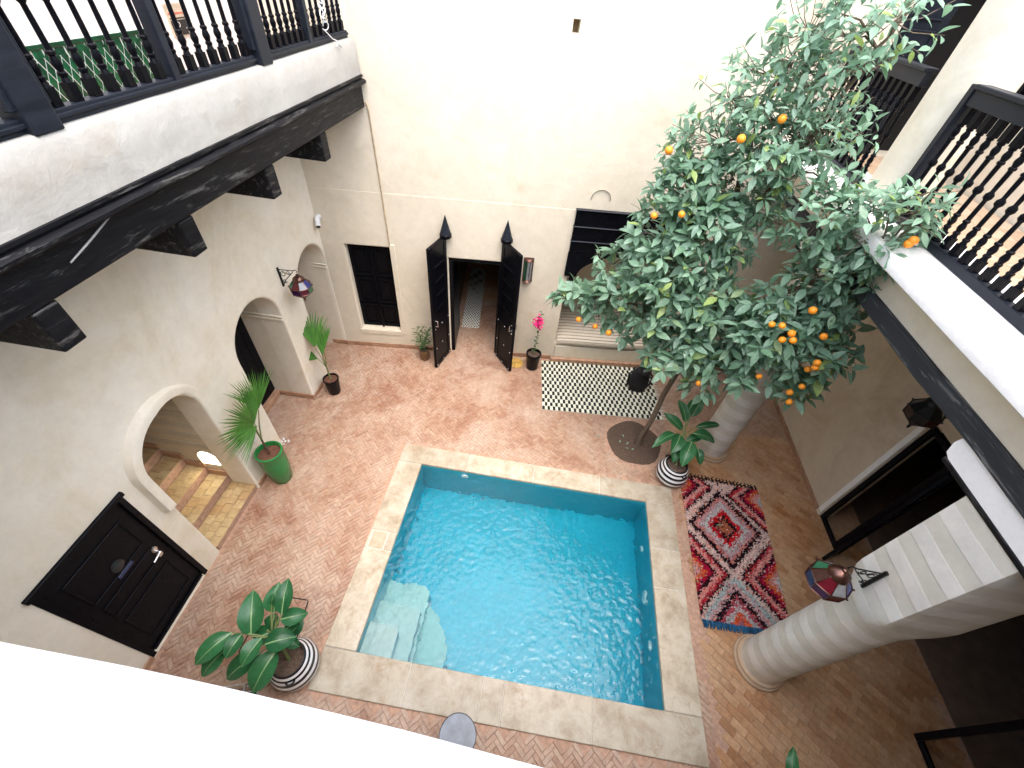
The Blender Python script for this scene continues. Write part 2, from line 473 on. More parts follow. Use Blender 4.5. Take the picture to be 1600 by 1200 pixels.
pool = empty('swimming_pool', (0.28, 2.5, 0), 'square turquoise plunge pool with a pale stone rim set in the brick floor', 'pool')
DEP = -1.06
def loc(o, root): o.matrix_parent_inverse = Matrix.Translation(-Vector(root.location)); return o
mb = MB()
mb.add([(PX0, PY0, DEP), (PX1, PY0, DEP), (PX1, PY1, DEP), (PX0, PY1, DEP), (PX0, PY0, -0.02), (PX1, PY0, -0.02), (PX1, PY1, -0.02), (PX0, PY1, -0.02)],
       [(0, 1, 2, 3)], 0)
mb.add(mb.v[:8], [(0, 4, 5, 1), (1, 5, 6, 2), (2, 6, 7, 3), (3, 7, 4, 0)], 1)
loc(mb.build('basin', [POOLT, POOLW], pool), pool)


def stone(x0, y0, x1, y1, nm='coping_stone', z=0.022):
    x0, y0, x1, y1 = x0 + 0.003, y0 + 0.003, x1 - 0.003, y1 - 0.003
    mb = MB().box((x0, y0, -0.05), (x1, y1, z + rnd.gauss(0, 0.0015)))
    return loc(mb.build(nm, COPING, pool, bevel=0.009, seg=2), pool)


gb = MB()
for lo_, hi_ in (((CX0 + 0.01, CY0 + 0.01, -0.06), (CX1 - 0.01, PY0 - 0.004, 0.014)), ((CX0 + 0.01, PY1 + 0.004, -0.06), (CX1 - 0.01, CY1 - 0.01, 0.014)), ((CX0 + 0.01, PY0, -0.06), (PX0 - 0.004, PY1, 0.014)), ((PX1 + 0.004, PY0, -0.06), (CX1 - 0.01, PY1, 0.014))): gb.box(lo_, hi_)
loc(gb.build('grout_bed', plain('pale_grout', (0.55, 0.53, 0.48), 0.8), pool), pool)
for a, b in ((CX0, -0.95), (-0.95, -0.02), (-0.02, 0.25), (0.25, 1.35), (1.35, CX1)): stone(a, CY0, b, PY0 - 0.0)
for a, b in ((CX0, -0.9), (-0.9, 0.28), (0.28, 1.45), (1.45, CX1)): stone(a, PY1, b, CY1)
for a, b in ((PY0, 2.38), (2.66, PY1)): stone(CX0, a, PX0, b)
stone(CX0, 2.38, -2.06, 2.66); stone(-1.82, 2.38, PX0, 2.66)
for a, b in ((PY0, 2.55), (2.55, 3.15), (3.15, PY1)): stone(PX1, a, CX1, b)
loc(MB().box((-2.05, 2.39, -0.05), (-1.83, 2.65, 0.019)).build('skimmer_lid', plain('beige_lid', (0.42, 0.34, 0.24), 0.6, 0, 0.15), pool, 0.004), pool)


def quarter(r0, z):   # pool step: rounded corner slab in the near left corner
    pts = [(PX0, PY0), (PX0 + r0[0], PY0)]
    n = 10
    for i in range(n + 1):
        a = math.pi / 2 * i / n
        pts.append((PX0 + r0[0] - r0[2] + r0[2] * math.cos(a), PY0 + r0[1] - r0[2] + r0[2] * math.sin(a)))
    pts.append((PX0, PY0 + r0[1])); m = len(pts); mb = MB()
    mb.add([(x, y, z) for x, y in pts], [tuple(range(m))], 0); mb.add([(x, y, DEP) for x, y in pts] + [(x, y, z) for x, y in pts], [(i, (i + 1) % m, m + (i + 1) % m, m + i) for i in range(m)], 1)
    return loc(mb.build('pool_step', [POOLS, POOLW], pool), pool)


quarter((0.42, 0.40, 0.10), -0.20); quarter((0.62, 0.72, 0.10), -0.42); quarter((0.66, 1.06, 0.10), -0.64); quarter((1.10, 1.0, 0.9), -0.86)
for y, r, z in ((2.53, 0.11, -0.55), (3.28, 0.05, -0.5), (1.84, 0.06, -0.42)):
    m = MB().lathe([(r, 0), (r, 0.02), (r * 0.8, 0.03)], n=16); o = m.build('pool_light', PLASTIC, pool, 40)
    o.matrix_parent_inverse = Matrix(); o.location = Vector((PX1 - 0.001, y, z)) - Vector(pool.location); o.rotation_euler = (0, R(-90), 0)
m = MB().lathe([(0.06, 0), (0.06, 0.02), (0.045, 0.03)], n=16); o = m.build('pool_light', PLASTIC, pool, 40)
o.location = Vector((-0.92, PY1 - 0.001, -0.17)) - Vector(pool.location); o.rotation_euler = (R(90), 0, 0)
# water: one closed body
mb = MB(); nx, ny = 260, 190; e = -0.006
for j in range(ny + 1):
    for i in range(nx + 1):
        x = PX0 + e + (PX1 - PX0 - 2 * e) * i / nx; y = PY0 + e + (PY1 - PY0 - 2 * e) * j / ny
        k = 0.22 + 0.78 * max(0.0, min(1.0, 0.62 + 1.5 * noise.noise(Vector((x * 0.8 + 3, y * 0.8, 9.2))) - 0.22 * (y - 2.2) - 0.10 * (x - 0.2)))
        wx = x + 0.05 * noise.noise(Vector((x * 3, y * 3, 1))); wy = y + 0.05 * noise.noise(Vector((x * 3, y * 3, 5)))
        k *= 1 - 0.75 * max(0, min(1, (1.0 - math.hypot(x + 1.69, y - 1.07)) / 0.45)); k = (k + 0.35) * 1.0
        h = 0.005 * noise.noise(Vector((x * 2.2, y * 2.2, 0.3))) + k * (0.0070 * noise.noise(Vector((wx * 11, wy * 14, 4.1))) + 0.0046 * noise.noise(Vector((wx * 24, wy * 30, 7.1))))
        d = math.hypot(x - 1.35, y - 1.75); h += 0.0030 * math.sin(d * 62) * math.exp(-d * 3.4)
        d = math.hypot(x + 0.55, y - 2.75); h += 0.0030 * math.sin(d * 52) * math.exp(-d * 2.2)
        mb.v.append((x, y, -0.055 + h))
for j in range(ny):
    for i in range(nx):
        a = j * (nx + 1) + i; mb.f.append([a, a + 1, a + nx + 2, a + nx + 1]); mb.mi.append(0); mb.c.append(None)
N1, bz = nx + 1, DEP - 0.03
rim = [i for i in range(N1)] + [j * N1 + nx for j in range(1, ny + 1)] + [ny * N1 + i for i in range(nx - 1, -1, -1)] + [j * N1 for j in range(ny - 1, 0, -1)]
o_ = len(mb.v); mb.v += [(mb.v[i][0], mb.v[i][1], bz) for i in rim]; m = len(rim)
for i in range(m): mb.f.append([rim[i], o_ + i, o_ + (i + 1) % m, rim[(i + 1) % m]]); mb.mi.append(0); mb.c.append(None)
mb.f.append([o_ + i for i in range(m)][::-1]); mb.mi.append(0); mb.c.append(None)
water = struct(mb.build('pool_water', WATER, None, 80))

# soil bed
mb = MB(); n = 9; ring = []
for k in range(5):
    for i in range(24):
        a = 2 * math.pi * i / 24; rr = SOILR * k / 4 * (1 + 0.03 * math.sin(5 * a)); ring.append((SOILC[0] + rr * math.cos(a), SOILC[1] + rr * math.sin(a), -0.004 + 0.012 * noise.noise(Vector((rr * 9, a * 3, 0))) * (k < 4) + 0.008 * (k < 4)))
mb.add(ring, [(k * 24 + i, k * 24 + (i + 1) % 24, (k + 1) * 24 + (i + 1) % 24, (k + 1) * 24 + i) for k in range(4) for i in range(24)])
struct(mb.build('soil_bed', SOIL, None, 60))

# ------------------------------------------------------------------ left wall
rect = lambda a0, c0, a1, c1: [(a0, c0), (a0, c1), (a1, c1), (a1, c0)]
A1 = arch(1.97, 3.01, 0.0, 2.03); A2 = arch(3.85, 5.02, 0.0, 2.03); A3 = arch(5.68, 6.70, 0.0, 2.08)
DOORH = rect(0.66, 0.03, 1.64, 2.10)
lo = [(-3.0, -0.3), (-3.0, 4.95), (8.2, 4.95), (8.2, -0.3)]
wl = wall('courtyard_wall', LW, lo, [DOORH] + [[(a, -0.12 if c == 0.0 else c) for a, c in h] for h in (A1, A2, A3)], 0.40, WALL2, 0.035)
tag(wl, 'pale grey plaster wall pierced by three arches beside the pool', 'wall')
# raised band round the stair arch
mb = MB(); prof = []
n = 30
for i in range(n + 1):
    if i < 6:
        a, c, nx_, nz_ = 1.97, 1.45 + (2.03 - 1.45) * i / 6, -1, 0
    else:
        t = math.pi * 0.86 * (i - 6) / (n - 6); a, c = 2.49 - 0.52 * math.cos(t), 2.03 + 0.52 * math.sin(t); nx_, nz_ = -math.cos(t), math.sin(t)
    th = 0.10 * min(1, max(0.04, (n - i) / 11)); wd = 0.145
    for k in range(7):
        f = k / 6; prof.append(LW(a + nx_ * wd * f, -0.01 + (th + 0.01) * (1 - max(0, (f - 0.72) / 0.28) ** 2) ** 0.5 * (min(1, 0.35 + f * 4)), c + nz_ * wd * f))
mb.add(prof, [(i * 7 + k, (i + 1) * 7 + k, (i + 1) * 7 + k + 1, i * 7 + k + 1) for i in range(n) for k in range(6)] + [tuple(range(7))])
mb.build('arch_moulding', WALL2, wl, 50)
# bodies of the wall behind: niches 2 and 3 (reveals, doors), stairwell
mb = MB()
for a0, a1 in ((3.85, 5.02), (5.68, 6.70)):
    for a in (a0 - 0.3, a1):
        mb.box((a, -0.80, 0), (a + 0.3, -0.405, 2.62 if a == a0 - 0.3 else 2.62), fr=LW)
    mb.box((a0 - 0.3, -0.80, 2.625), (a1 + 0.3, -0.405, 2.95), fr=LW)
mb.build('niche_lining', WALL, wl)
for a0, a1 in ((3.85, 5.02), (5.68, 6.70)):
    MB().box((a1 - 0.03, -0.795, 1.90), (a1 + 0.01, -0.02, 1.93), fr=LW).box((a1 - 0.03, -0.795, 1.975), (a1 + 0.01, -0.02, 1.99), fr=LW).build('impost_moulding', WALL, wl, bevel=0.004)
    MB().box((a1 - 0.025, -0.74, 0), (a1 + 0.005, 0.02, 0.11), fr=LW).build('skirting', SKIRT, wl, bevel=0.005)
    MB().box((a0, -0.80, 0), (a1 - 0.03, -0.66, 0.12), fr=LW).build('threshold', SKIRT, wl, bevel=0.01)
for i, (a0, a1, lab) in enumerate(((3.85, 5.02, 'black plank door deep inside the middle arch behind the fan palm'), (5.68, 6.70, 'black plank door deep inside the far arch by the corner'))):
    d = empty('niche_door', LW((a0 + a1) / 2, -0.78, 0.12), lab, 'door', 'doors in the arched niches')
    k = 7; wd = (a1 - a0) / k
    for j in range(k):
        o = MB().box((a0 + j * wd + 0.004, -0.80, 0.125), (a0 + (j + 1) * wd - 0.004, -0.755, 2.62), fr=LW).build('plank', BLACK, d, bevel=0.004); loc(o, d)
mb = MB()
for a0, a1 in ((0.45, 1.95), (3.01, 3.85), (5.03, 5.68)):
    pass
for a0, a1 in ((3.04, 3.84), (5.05, 5.66), (-2.9, 0.62)):
    mb.box((a0, 0.0, 0), (a1, 0.022, 0.10), fr=LW)
mb.build('skirting', SKIRT, wl, bevel=0.006)

# stairwell
stw = MB()
stw.box((3.03, -3.6, -0.05), (3.23, -0.405, 3.0), 0, LW).box((1.6, -3.6, -0.05), (1.955, -0.405, 3.0), 0, LW)
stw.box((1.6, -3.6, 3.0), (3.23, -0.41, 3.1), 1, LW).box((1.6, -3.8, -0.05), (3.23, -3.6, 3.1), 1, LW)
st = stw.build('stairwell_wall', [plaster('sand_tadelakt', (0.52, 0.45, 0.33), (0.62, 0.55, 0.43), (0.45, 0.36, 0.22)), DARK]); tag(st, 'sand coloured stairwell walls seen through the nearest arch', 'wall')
# a fine-lined banding on the side wall: shallow ribs
mb = MB()
for k in range(9): mb.box((3.022, -3.5, 0.95 + 0.24 * k), (3.034, -0.41, 1.07 + 0.24 * k), fr=LW)
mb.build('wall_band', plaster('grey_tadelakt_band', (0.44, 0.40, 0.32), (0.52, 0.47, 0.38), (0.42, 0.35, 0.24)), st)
stair = empty('staircase', LW(2.48, -0.5, 0), 'tiled yellow steps climbing inside the nearest arch', 'staircase')
for k in range(9):
    b1 = -0.02 - 0.29 * k - (0.12 if k else 0); z = 0.10 + 0.165 * k
    b0 = -0.02 - 0.29 * (k + 1) - 0.12
    o = MB().box((1.955 if k else 1.99, b0 - 0.3, -0.05 if k == 0 else z - 0.16), (3.03 if k else 2.99, b1, z - 0.012), fr=LW).build('step', MORTAR, stair); loc(o, stair)
    mt = MB(); na = 7; w_ = 1.05 / na
    for j in range(na):
        off = 0.5 if k % 2 else 0
        for r_ in range(2 if k else 3):
            rows = 2 if k else 3; bb0 = b0 + (b1 - b0) * r_ / rows; bb1 = b0 + (b1 - b0) * (r_ + 1) / rows
            aa0 = 1.975 + w_ * j; sh = (r_ % 2) * 0.4 * w_
            mt.box((aa0 + sh * (j > 0) + 0.002, bb0 + 0.002, z - 0.012), (min(3.02, aa0 + w_ + sh * (j < na - 1)) - 0.002, bb1 - 0.002, z + rnd.gauss(0, 0.001)), fr=LW)
    o.name = 'step'; t_ = mt.build('step_tile', STEPT, stair, bevel=0.002); loc(t_, stair); t_['kind'] = 'stuff'
    if k: mt = MB().box((3.0, b0, z), (3.029, b1 + 0.03, z + 0.12), fr=LW); q = mt.build('stair_skirting', SKIRT, stair, bevel=0.004); loc(q, stair)
# lit step light and vent on the stair side wall
t = NT('lit_glass'); t.p.inputs['Emission Color'].default_value = (1, 0.86, 0.62, 1); t.p.inputs['Emission Strength'].default_value = 4.0; t.col((0.8, 0.75, 0.65)); LIT = t.m
sl = empty('step_light', LW(3.02, -0.55, 0.55), 'small glowing arched wall light low on the stair wall', 'light')
pr = arch(-0.68, -0.40, 0.56, 0.72, 12); m = len(pr)
mb = MB().add([LW(3.012, b, c) for b, c in pr] + [LW(3.031, b, c) for b, c in pr], [tuple(range(m))] + [(i, (i + 1) % m, m + (i + 1) % m, m + i) for i in range(m)])
loc(mb.build('light_panel', LIT, sl), sl)
pr2 = [(b * 1.0, c) for b, c in arch(-0.70, -0.38, 0.54, 0.72, 12)]; mb = MB().tube([LW(3.02, b, c) for b, c in pr2], 0.012); loc(mb.build('frame', WALL, sl, 50), sl)
vt = tag(MB().box((3.015, -0.36, 0.84), (3.035, -0.22, 0.95), fr=LW).build('vent_plate', IRON, None, bevel=0.004), 'small dark square plate on the stair wall next to the lit arch light', 'vent')

# black door in the left wall
dr = empty('black_door', LW(1.15, 0, 0), 'black panelled door with silver handle low in the left wall', 'door')
def dpart(mb, nm, mat=BLACK, bev=0.004, par=None): o = mb.build(nm, mat, par or dr, bevel=bev); loc(o, dr); return o
dpart(MB().box((0.66, -0.09, 0.03), (1.64, -0.03, 2.10), fr=LW), 'door_leaf')
for a0, a1, c0, c1 in ((0.60, 1.70, 2.09, 2.15), (0.62, 0.68, 0.02, 2.088), (1.62, 1.68, 0.02, 2.088)):
    dpart(MB().box((a0, -0.05, c0), (a1, 0.035 if c0 > 2 else 0.012, c1), fr=LW), 'door_frame')
for c0, c1 in ((1.35, 1.86), (0.98, 1.22), (0.22, 0.82)):
    for a0, a1 in ((0.80, 1.50),):
        mm = MB()
        for q0, q1, r0, r1 in ((a0, a1, c1 - 0.02, c1), (a0, a1, c0, c0 + 0.02), (a0, a0 + 0.02, c0, c1), (a1 - 0.02, a1, c0, c1)): mm.box((q0, -0.031, r0), (q1, -0.015, r1), fr=LW)
        dpart(mm, 'panel_moulding')
dpart(MB().box((0.70, -0.02, 0.045), (1.60, 0.0, 0.09), fr=LW), 'weather_bar')
hm = MB().lathe([(0.035, 0), (0.035, 0.012), (0.028, 0.02)], n=14); hm2 = MB()
for c in (1.02, 1.14):
    k_ = len(hm2.v); hm2.add([LW(1.50 + x, -0.03 + z, c + y * 1.6) for x, y, z in hm.v], hm.f)
hm2.tube([LW(1.50, -0.02, 1.1), LW(1.50, 0.03, 1.1), LW(1.38, 0.035, 1.08)], 0.012, 8)
o = hm2.build('handle', STEEL, dr, 50); loc(o, dr)
dk = MB().add([LW(1.18 + x, -0.03 + z, 1.46 + y) for x, y, z in MB().lathe([(0.075, 0), (0.07, 0.02), (0.03, 0.03)], n=18).v], MB().lathe([(0.075, 0), (0.07, 0.02), (0.03, 0.03)], n=18).f)
loc(dk.build('knocker', plain('dark_bronze', (0.05, 0.055, 0.06), 0.4, 0.8), dr, 50), dr)
loc(MB().box((1.10, -0.03, 1.29), (1.29, -0.02, 1.34), fr=LW).build('name_plate', plain('blue_enamel', (0.010, 0.025, 0.09), 0.25), dr, bevel=0.003), dr)
MB().box((0.6, -0.5, 0), (1.7, -0.401, 2.2), fr=LW).build('door_backing', DARK, wl)
# left wall small fittings
sw = tag(MB().box((3.36, 0.0, 0.76), (3.44, 0.018, 0.88), fr=LW).build('light_switch', PLASTIC, None, bevel=0.006, seg=2), 'small white switch on the pier beside the fan palm', 'switch')

# ------------------------------------------------------------------ back wall
GATE = rect(2.31, -0.12, 3.35, 2.32); NICH = rect(0.40, 0.48, 1.22, 2.43); HOLE = rect(4.04, 5.72, 4.13, 5.86)
ALC = arch(4.60, 6.75, 0.50, 2.02, 20, 0.86)
bo = [(-2.0, -0.3), (-2.0, 3.42), (12.0, 3.42), (12.0, -0.3)]
wb = wall('courtyard_wall', BWF, bo, [GATE, NICH, ALC], 0.45, WALL, 0.03); tag(wb, 'tall cream back wall behind the black gate and orange tree', 'wall')
UD = rect(8.25, 4.62, 9.72, 6.95)
wall('upper_wall', BWF, [(-2.0, 3.42), (-2.0, 9.6), (12.0, 9.6), (12.0, 3.42)], [HOLE, UD], 0.444, WALL, 0.012, wb, -0.006)
MB().box((4.0, -0.45, 5.6), (4.2, -0.16, 6.0), fr=BWF).build('hole_lining', plain('hole_brown', (0.22, 0.15, 0.08), 0.9), wb)  # lining coloured a darker brown than the wall plaster
mb = MB()
for a0, a1 in ((0.0, 2.30), (3.36, 4.55), (6.8, 9.5)): mb.box((a0, 0, 0), (a1, 0.02, 0.10), fr=BWF)
mb.build('skirting', SKIRT, wb, bevel=0.005)
# frame round niche window (pale moulding)
mb = MB()
for a0, c0, a1, c1 in ((1.235, 0.40, 1.33, 2.50), (0.36, 0.36, 1.234, 0.47)): mb.box((a0, 0, c0), (a1, 0.022, c1), fr=BWF)
mb.build('window_surround', WALL, wb, bevel=0.008, seg=2)
nw = empty('carved_window', BWF(0.81, -0.1, 0.48), 'black carved double shutter window with raised panels left of the gate', 'window')
loc(MB().box((0.395, -0.30, 0.475), (1.225, -0.14, 2.435), fr=BWF).build('shutter_board', BLACK, nw), nw)
for i in range(2):
    for c0, c1 in ((0.55, 1.05), (1.12, 1.68), (1.75, 2.36)):
        a0 = 0.45 + 0.39 * i; a1 = a0 + 0.33
        mm = MB()
        for q0, r0, q1, r1 in ((a0, c0, a0 + 0.025, c1), (a1 - 0.025, c0, a1, c1), (a0 + 0.025, c0, a1 - 0.025, c0 + 0.03), (a0 + 0.025, c1 - 0.03, a1 - 0.025, c1)): mm.box((q0, -0.139, r0), (q1, -0.105, r1), fr=BWF)
        mm.box((a0 + 0.08, -0.139, c0 + 0.09), (a1 - 0.08, -0.118, c1 - 0.09), fr=BWF)
        loc(mm.build('panel', BLACK, nw, bevel=0.006), nw)
loc(MB().box((0.815, -0.139, 0.48), (0.85, -0.09, 2.43), fr=BWF).build('centre_stile', BLACK, nw, bevel=0.006), nw)
# cable
cb = MB().tube([BWF(1.17, 0.012, 4.72), BWF(1.20, 0.02, 4.71), BWF(1.215, 0.012, 4.62), BWF(1.235, 0.012, 3.4), BWF(1.245, 0.03, 2.5)], 0.011, 6)
tag(cb.build('wall_cable', plain('tan_cable', (0.40, 0.31, 0.20), 0.7), None, 60), 'thin tan cable running down the wall right of the carved window', 'cable')
cb = MB().tube([BWF(4.90 + 0.16 * math.cos(t), 0.005, 3.62 + 0.17 * math.sin(t) ** 0.8) for t in [math.pi * i / 14 for i in range(15)]], 0.008, 6)
cb.build('arch_crack', plain('grey_crack', (0.30, 0.26, 0.21), 0.9), wb, 60)

# gate leaves, frame, cones
def gate_leaf(h, f, label):
    g = empty('gate_leaf', (h[0], h[1], 0), label, 'gate', 'leaves of the black double gate')
    u = Vector((f[0] - h[0], f[1] - h[1], 0)); L = u.length; fr = Fr((h[0], h[1], 0), u, (-u.y, u.x, 0)); T = 0.03
    def P(mb, nm, b=0.005): return loc(mb.build(nm, BLACK, g, bevel=b), g)
    P(MB().box((0.09, -T * 0.6, 0.12), (L - 0.09, T * 0.6, 2.70), fr=fr), 'board')
    for a0, a1 in ((0, 0.09), (L - 0.09, L)): P(MB().box((a0, -T, 0.03), (a1, T, 2.79), fr=fr), 'stile')
    for c0, c1 in ((0.03, 0.13), (1.0, 1.1), (2.68, 2.79)): P(MB().box((0.0905, -T + 0.001, c0), (L - 0.0905, T - 0.001, c1), fr=fr), 'rail')
    for s_ in (-1, 1):
        for c in (1.45, 1.75, 2.05, 2.35): P(MB().box((0.12, min(s_ * T * 0.6, s_ * 0.05), c), (L - 0.12, max(s_ * T * 0.6, s_ * 0.05), c + 0.035), fr=fr), 'batten')
        st_ = MB()
        for c in (0.08, 0.55, 1.05): 
            for a in (0.045, L / 2, L - 0.045): st_.ball(fr(a, s_ * (T if a != L / 2 or c != 0.55 else T * 0.6), c), 0.013, 8)
        loc(st_.build('stud', STEEL, g, 60), g)
    hd = MB().tube([fr(L - 0.06, -T, 1.25), fr(L - 0.06, -T - 0.05, 1.25), fr(L - 0.06, -T - 0.05, 1.12), fr(L - 0.06, -T, 1.12)], 0.01, 6).tube([fr(L - 0.06, T, 1.25), fr(L - 0.06, T + 0.05, 1.25), fr(L - 0.06, T + 0.05, 1.12), fr(L - 0.06, T, 1.12)], 0.01, 6)
    loc(hd.build('handle', STEEL, g, 60), g)
gate_leaf((-1.955, 6.955), (-2.10, 6.36), 'open black gate leaf standing beside the potted oleander')
gate_leaf((-0.905, 7.085), (-0.51, 6.60), 'open black gate leaf standing beside the wall lamp and bougainvillea pot')
gf = bpy.data.objects.new('gate_frame', None); C.objects.link(gf); gf.parent = wb; gf.location = BWF(2.83, 0, 0)
for a0, a1, b0, c0, c1 in ((2.311, 2.39, -1.0, 0, 2.24), (3.27, 3.349, -1.0, 0, 2.24)):
    loc(MB().box((a0, b0, c0), (a1, -0.04, c1), fr=BWF).build('jamb', BLACK, gf, bevel=0.006), gf)
loc(MB().box((2.311, -1.0, 2.241), (3.349, -0.04, 2.319), fr=BWF).build('head', BLACK, gf, bevel=0.006), gf)
for a in (2.29, 3.38):
    lab = 'black cone finial on the wall above the %s gate leaf' % ('oleander side' if a < 3 else 'lamp side')
    c = BWF(a, 0.09, 0); fn = empty('cone_finial', (c.x, c.y, 2.78), lab, 'finial', 'cone finials above the gate')
    m = MB().lathe([(0.105, 0.0), (0.11, 0.02), (0.11, 0.06), (0.10, 0.07)], (0, 0, 0), 10); m.build('collar', BLACK, fn, 30)
    m = MB().lathe([(0.10, 0.07), (0.055, 0.22), (0.004, 0.40)], (0, 0, 0), 10); m.build('cone', NAVY, fn)
    m = MB().box((-0.03, -0.02, 0.0), (0.03, 0.12, 0.05)); m.build('bracket', BLACK, fn)
# passage behind the gate
ps = MB()
for a0, a1 in ((1.7, 2.30), (3.36, 4.0)): ps.box((a0, -4.6, -0.02), (a1, -0.452, 2.9), fr=BWF)
ps.box((1.7, -4.8, -0.02), (4.0, -4.6, 2.9), fr=BWF).box((1.7, -4.8, 2.9), (4.0, -0.46, 3.0), fr=BWF)
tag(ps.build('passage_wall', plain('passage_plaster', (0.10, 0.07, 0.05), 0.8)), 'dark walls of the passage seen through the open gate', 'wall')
struct(MB().box((2.30, -4.6, -0.02), (3.36, -2.1, 0.0), fr=BWF).build('passage_floor', TILE))
# passage rug : white with black dots
pr_ = empty('dotted_rug', BWF(2.6, -1.6, 0.01), 'white rug with black dots lying inside the gate passage', 'rug')
pr_.rotation_euler.z = 0
mb = MB(); cols = 13; rows = 46; a0, a1, b0, b1 = 2.44, 2.86, -3.6, -0.90
mb.box((a0, b0, 0.004), (a1, b1, 0.018), fr=BWF, col=(0.70, 0.68, 0.60))
loc(mb.build('rug_base', WOOL, pr_), pr_)
mb = MB()
for j in range(rows):
    for i in range(cols):
        if (i + j) % 2: continue
        a = a0 + (i + 0.5) * (a1 - a0) / cols; b = b0 + (j + 0.5) * (b1 - b0) / rows
        mb.box((a - 0.011, b - 0.018, 0.0175), (a + 0.011, b + 0.018, 0.022), fr=BWF, col=(0.02, 0.02, 0.02))
q = loc(mb.build('dot', WOOL, pr_), pr_); q['kind'] = 'stuff'
# wall lamp right of the gate
DKC = plain('dark_amber_glass', (0.03, 0.015, 0.012), 0.1)
sc = empty('wall_sconce', BWF(3.82, 0.0, 1.98), 'half round metal wall lamp with coloured glass right of the gate', 'lamp')
GR, BL, RD, CL = (plain('green_glass', (0.02, 0.10, 0.05), 0.1), plain('blue_glass', (0.012, 0.025, 0.14), 0.1), plain('red_glass', (0.085, 0.005, 0.009), 0.1), plain('frosted_glass', (0.20, 0.205, 0.21), 0.2))
for k in range(5):
    a0_, a1_ = math.pi * k / 5, math.pi * (k + 1) / 5; q = MB(); r_ = 0.085
    vs = [BWF(3.82 - r_ * math.cos(a), 0.01 + r_ * math.sin(a), c) for c in (2.02, 2.43) for a in (a0_ + 0.05, a1_ - 0.05)]
    loc(q.add(vs, [(0, 1, 3, 2)]).build('glass_panel', (CL, GR, CL, CL, DKC)[k], sc), sc)
q = MB()
for k in range(6): a = math.pi * k / 5; q.tube([BWF(3.82 - 0.088 * math.cos(a), 0.01 + 0.088 * math.sin(a), c) for c in (1.99, 2.46)], 0.007, 5)
for c in (1.99, 2.02, 2.43, 2.46): q.tube([BWF(3.82 - 0.09 * math.cos(math.pi * k / 10), 0.01 + 0.09 * math.sin(math.pi * k / 10), c) for k in range(11)], 0.009, 5)
loc(q.build('lamp_frame', COPPER, sc, 50), sc)
q = MB().add([BWF(3.82, 0.0, 2.47)] + [BWF(3.82 - 0.09 * math.cos(math.pi * k / 10), 0.09 * math.sin(math.pi * k / 10), 2.465) for k in range(11)], [(0, k + 1, k + 2) for k in range(10)])
loc(q.build('lamp_cap', COPPER, sc), sc)

# alcove: bench, lining, cushion, shutter board
mb = MB().box((4.3, -1.35, 0.0), (4.59, -0.452, 3.1), fr=BWF).box((6.76, -1.35, 0.0), (7.0, -0.452, 3.1), fr=BWF).box((4.3, -1.55, 0.0), (7.0, -1.35, 3.1), fr=BWF).box((4.3, -1.55, 3.1), (7.0, -0.452, 3.2), fr=BWF)
mb.build('alcove_lining', WALL, wb)
bn_ = empty('alcove_bench', BWF(5.67, -0.4, 0), 'plastered bench built into the arched alcove', 'bench')
loc(MB().box((4.605, -1.34, 0.0), (6.745, 0.06, 0.44), fr=BWF).build('seat', WALL, bn_, bevel=0.03, seg=3), bn_)
loc(MB().box((4.55, 0.061, 0.0), (6.85, 0.13, 0.12), fr=BWF).build('plinth', SKIRT, bn_, bevel=0.02, seg=2), bn_)
t = NT('striped_weave'); s_ = t.n('ShaderNodeSeparateXYZ'); t.l(t.tc, s_.inputs[0])
cu = MB(); nA, nB = 40, 60
for i in range(nA + 1):
    fa = i / nA; a = 4.63 + 2.09 * fa
    for j in range(nB + 1):
        t_ = j / nB; ang = t_ * 2.2; b = -1.2 + 1.22 * min(1, t_ * 1.35) + 0.05 * math.sin(math.pi * fa); z = 0.60 + 0.03 * math.sin(math.pi * fa) if t_ < 0.74 else 0.60 + 0.03 * math.sin(math.pi * fa) - (t_ - 0.74) / 0.26 * 0.15
        b += 0.04 * math.sin(max(0, (t_ - 0.7) / 0.3) * math.pi); z += 0.010 * abs(math.sin(t_ * 30 * math.pi)) - 0.03 * (2 * fa - 1) ** 8
        cu.v.append(tuple(BWF(a, b, z)))
for i in range(nA):
    for j in range(nB):
        k = (j // 1) % 4; a = i * (nB + 1) + j
        cu.f.append([a, a + nB + 1, a + nB + 2, a + 1]); cu.mi.append(0)
        cu.c.append(((0.60, 0.56, 0.47), (0.52, 0.47, 0.38), (0.09, 0.075, 0.06), (0.50, 0.45, 0.38))[k])
co = tag(cu.build('bench_cushion', WOOL, None, 60), 'striped woven cushion on the alcove bench', 'cushion')
sb = empty('shutter_panel', BWF(5.67, 0.02, 2.17), 'blue black slatted board with arched cutout above the alcove', 'panel')
for k, (c0, c1) in enumerate(((3.17, 3.46), (2.90, 3.165), (2.66, 2.895))):
    loc(MB().box((4.53, 0.002, c0), (6.82, 0.045, c1 - 0.02), fr=BWF).build('slat', BLACK, sb, bevel=0.005), sb)
    loc(MB().box((4.52, 0.0, c1 - 0.0195), (6.83, 0.075, c1), fr=BWF).build('ledge', NAVY, sb, bevel=0.006), sb)
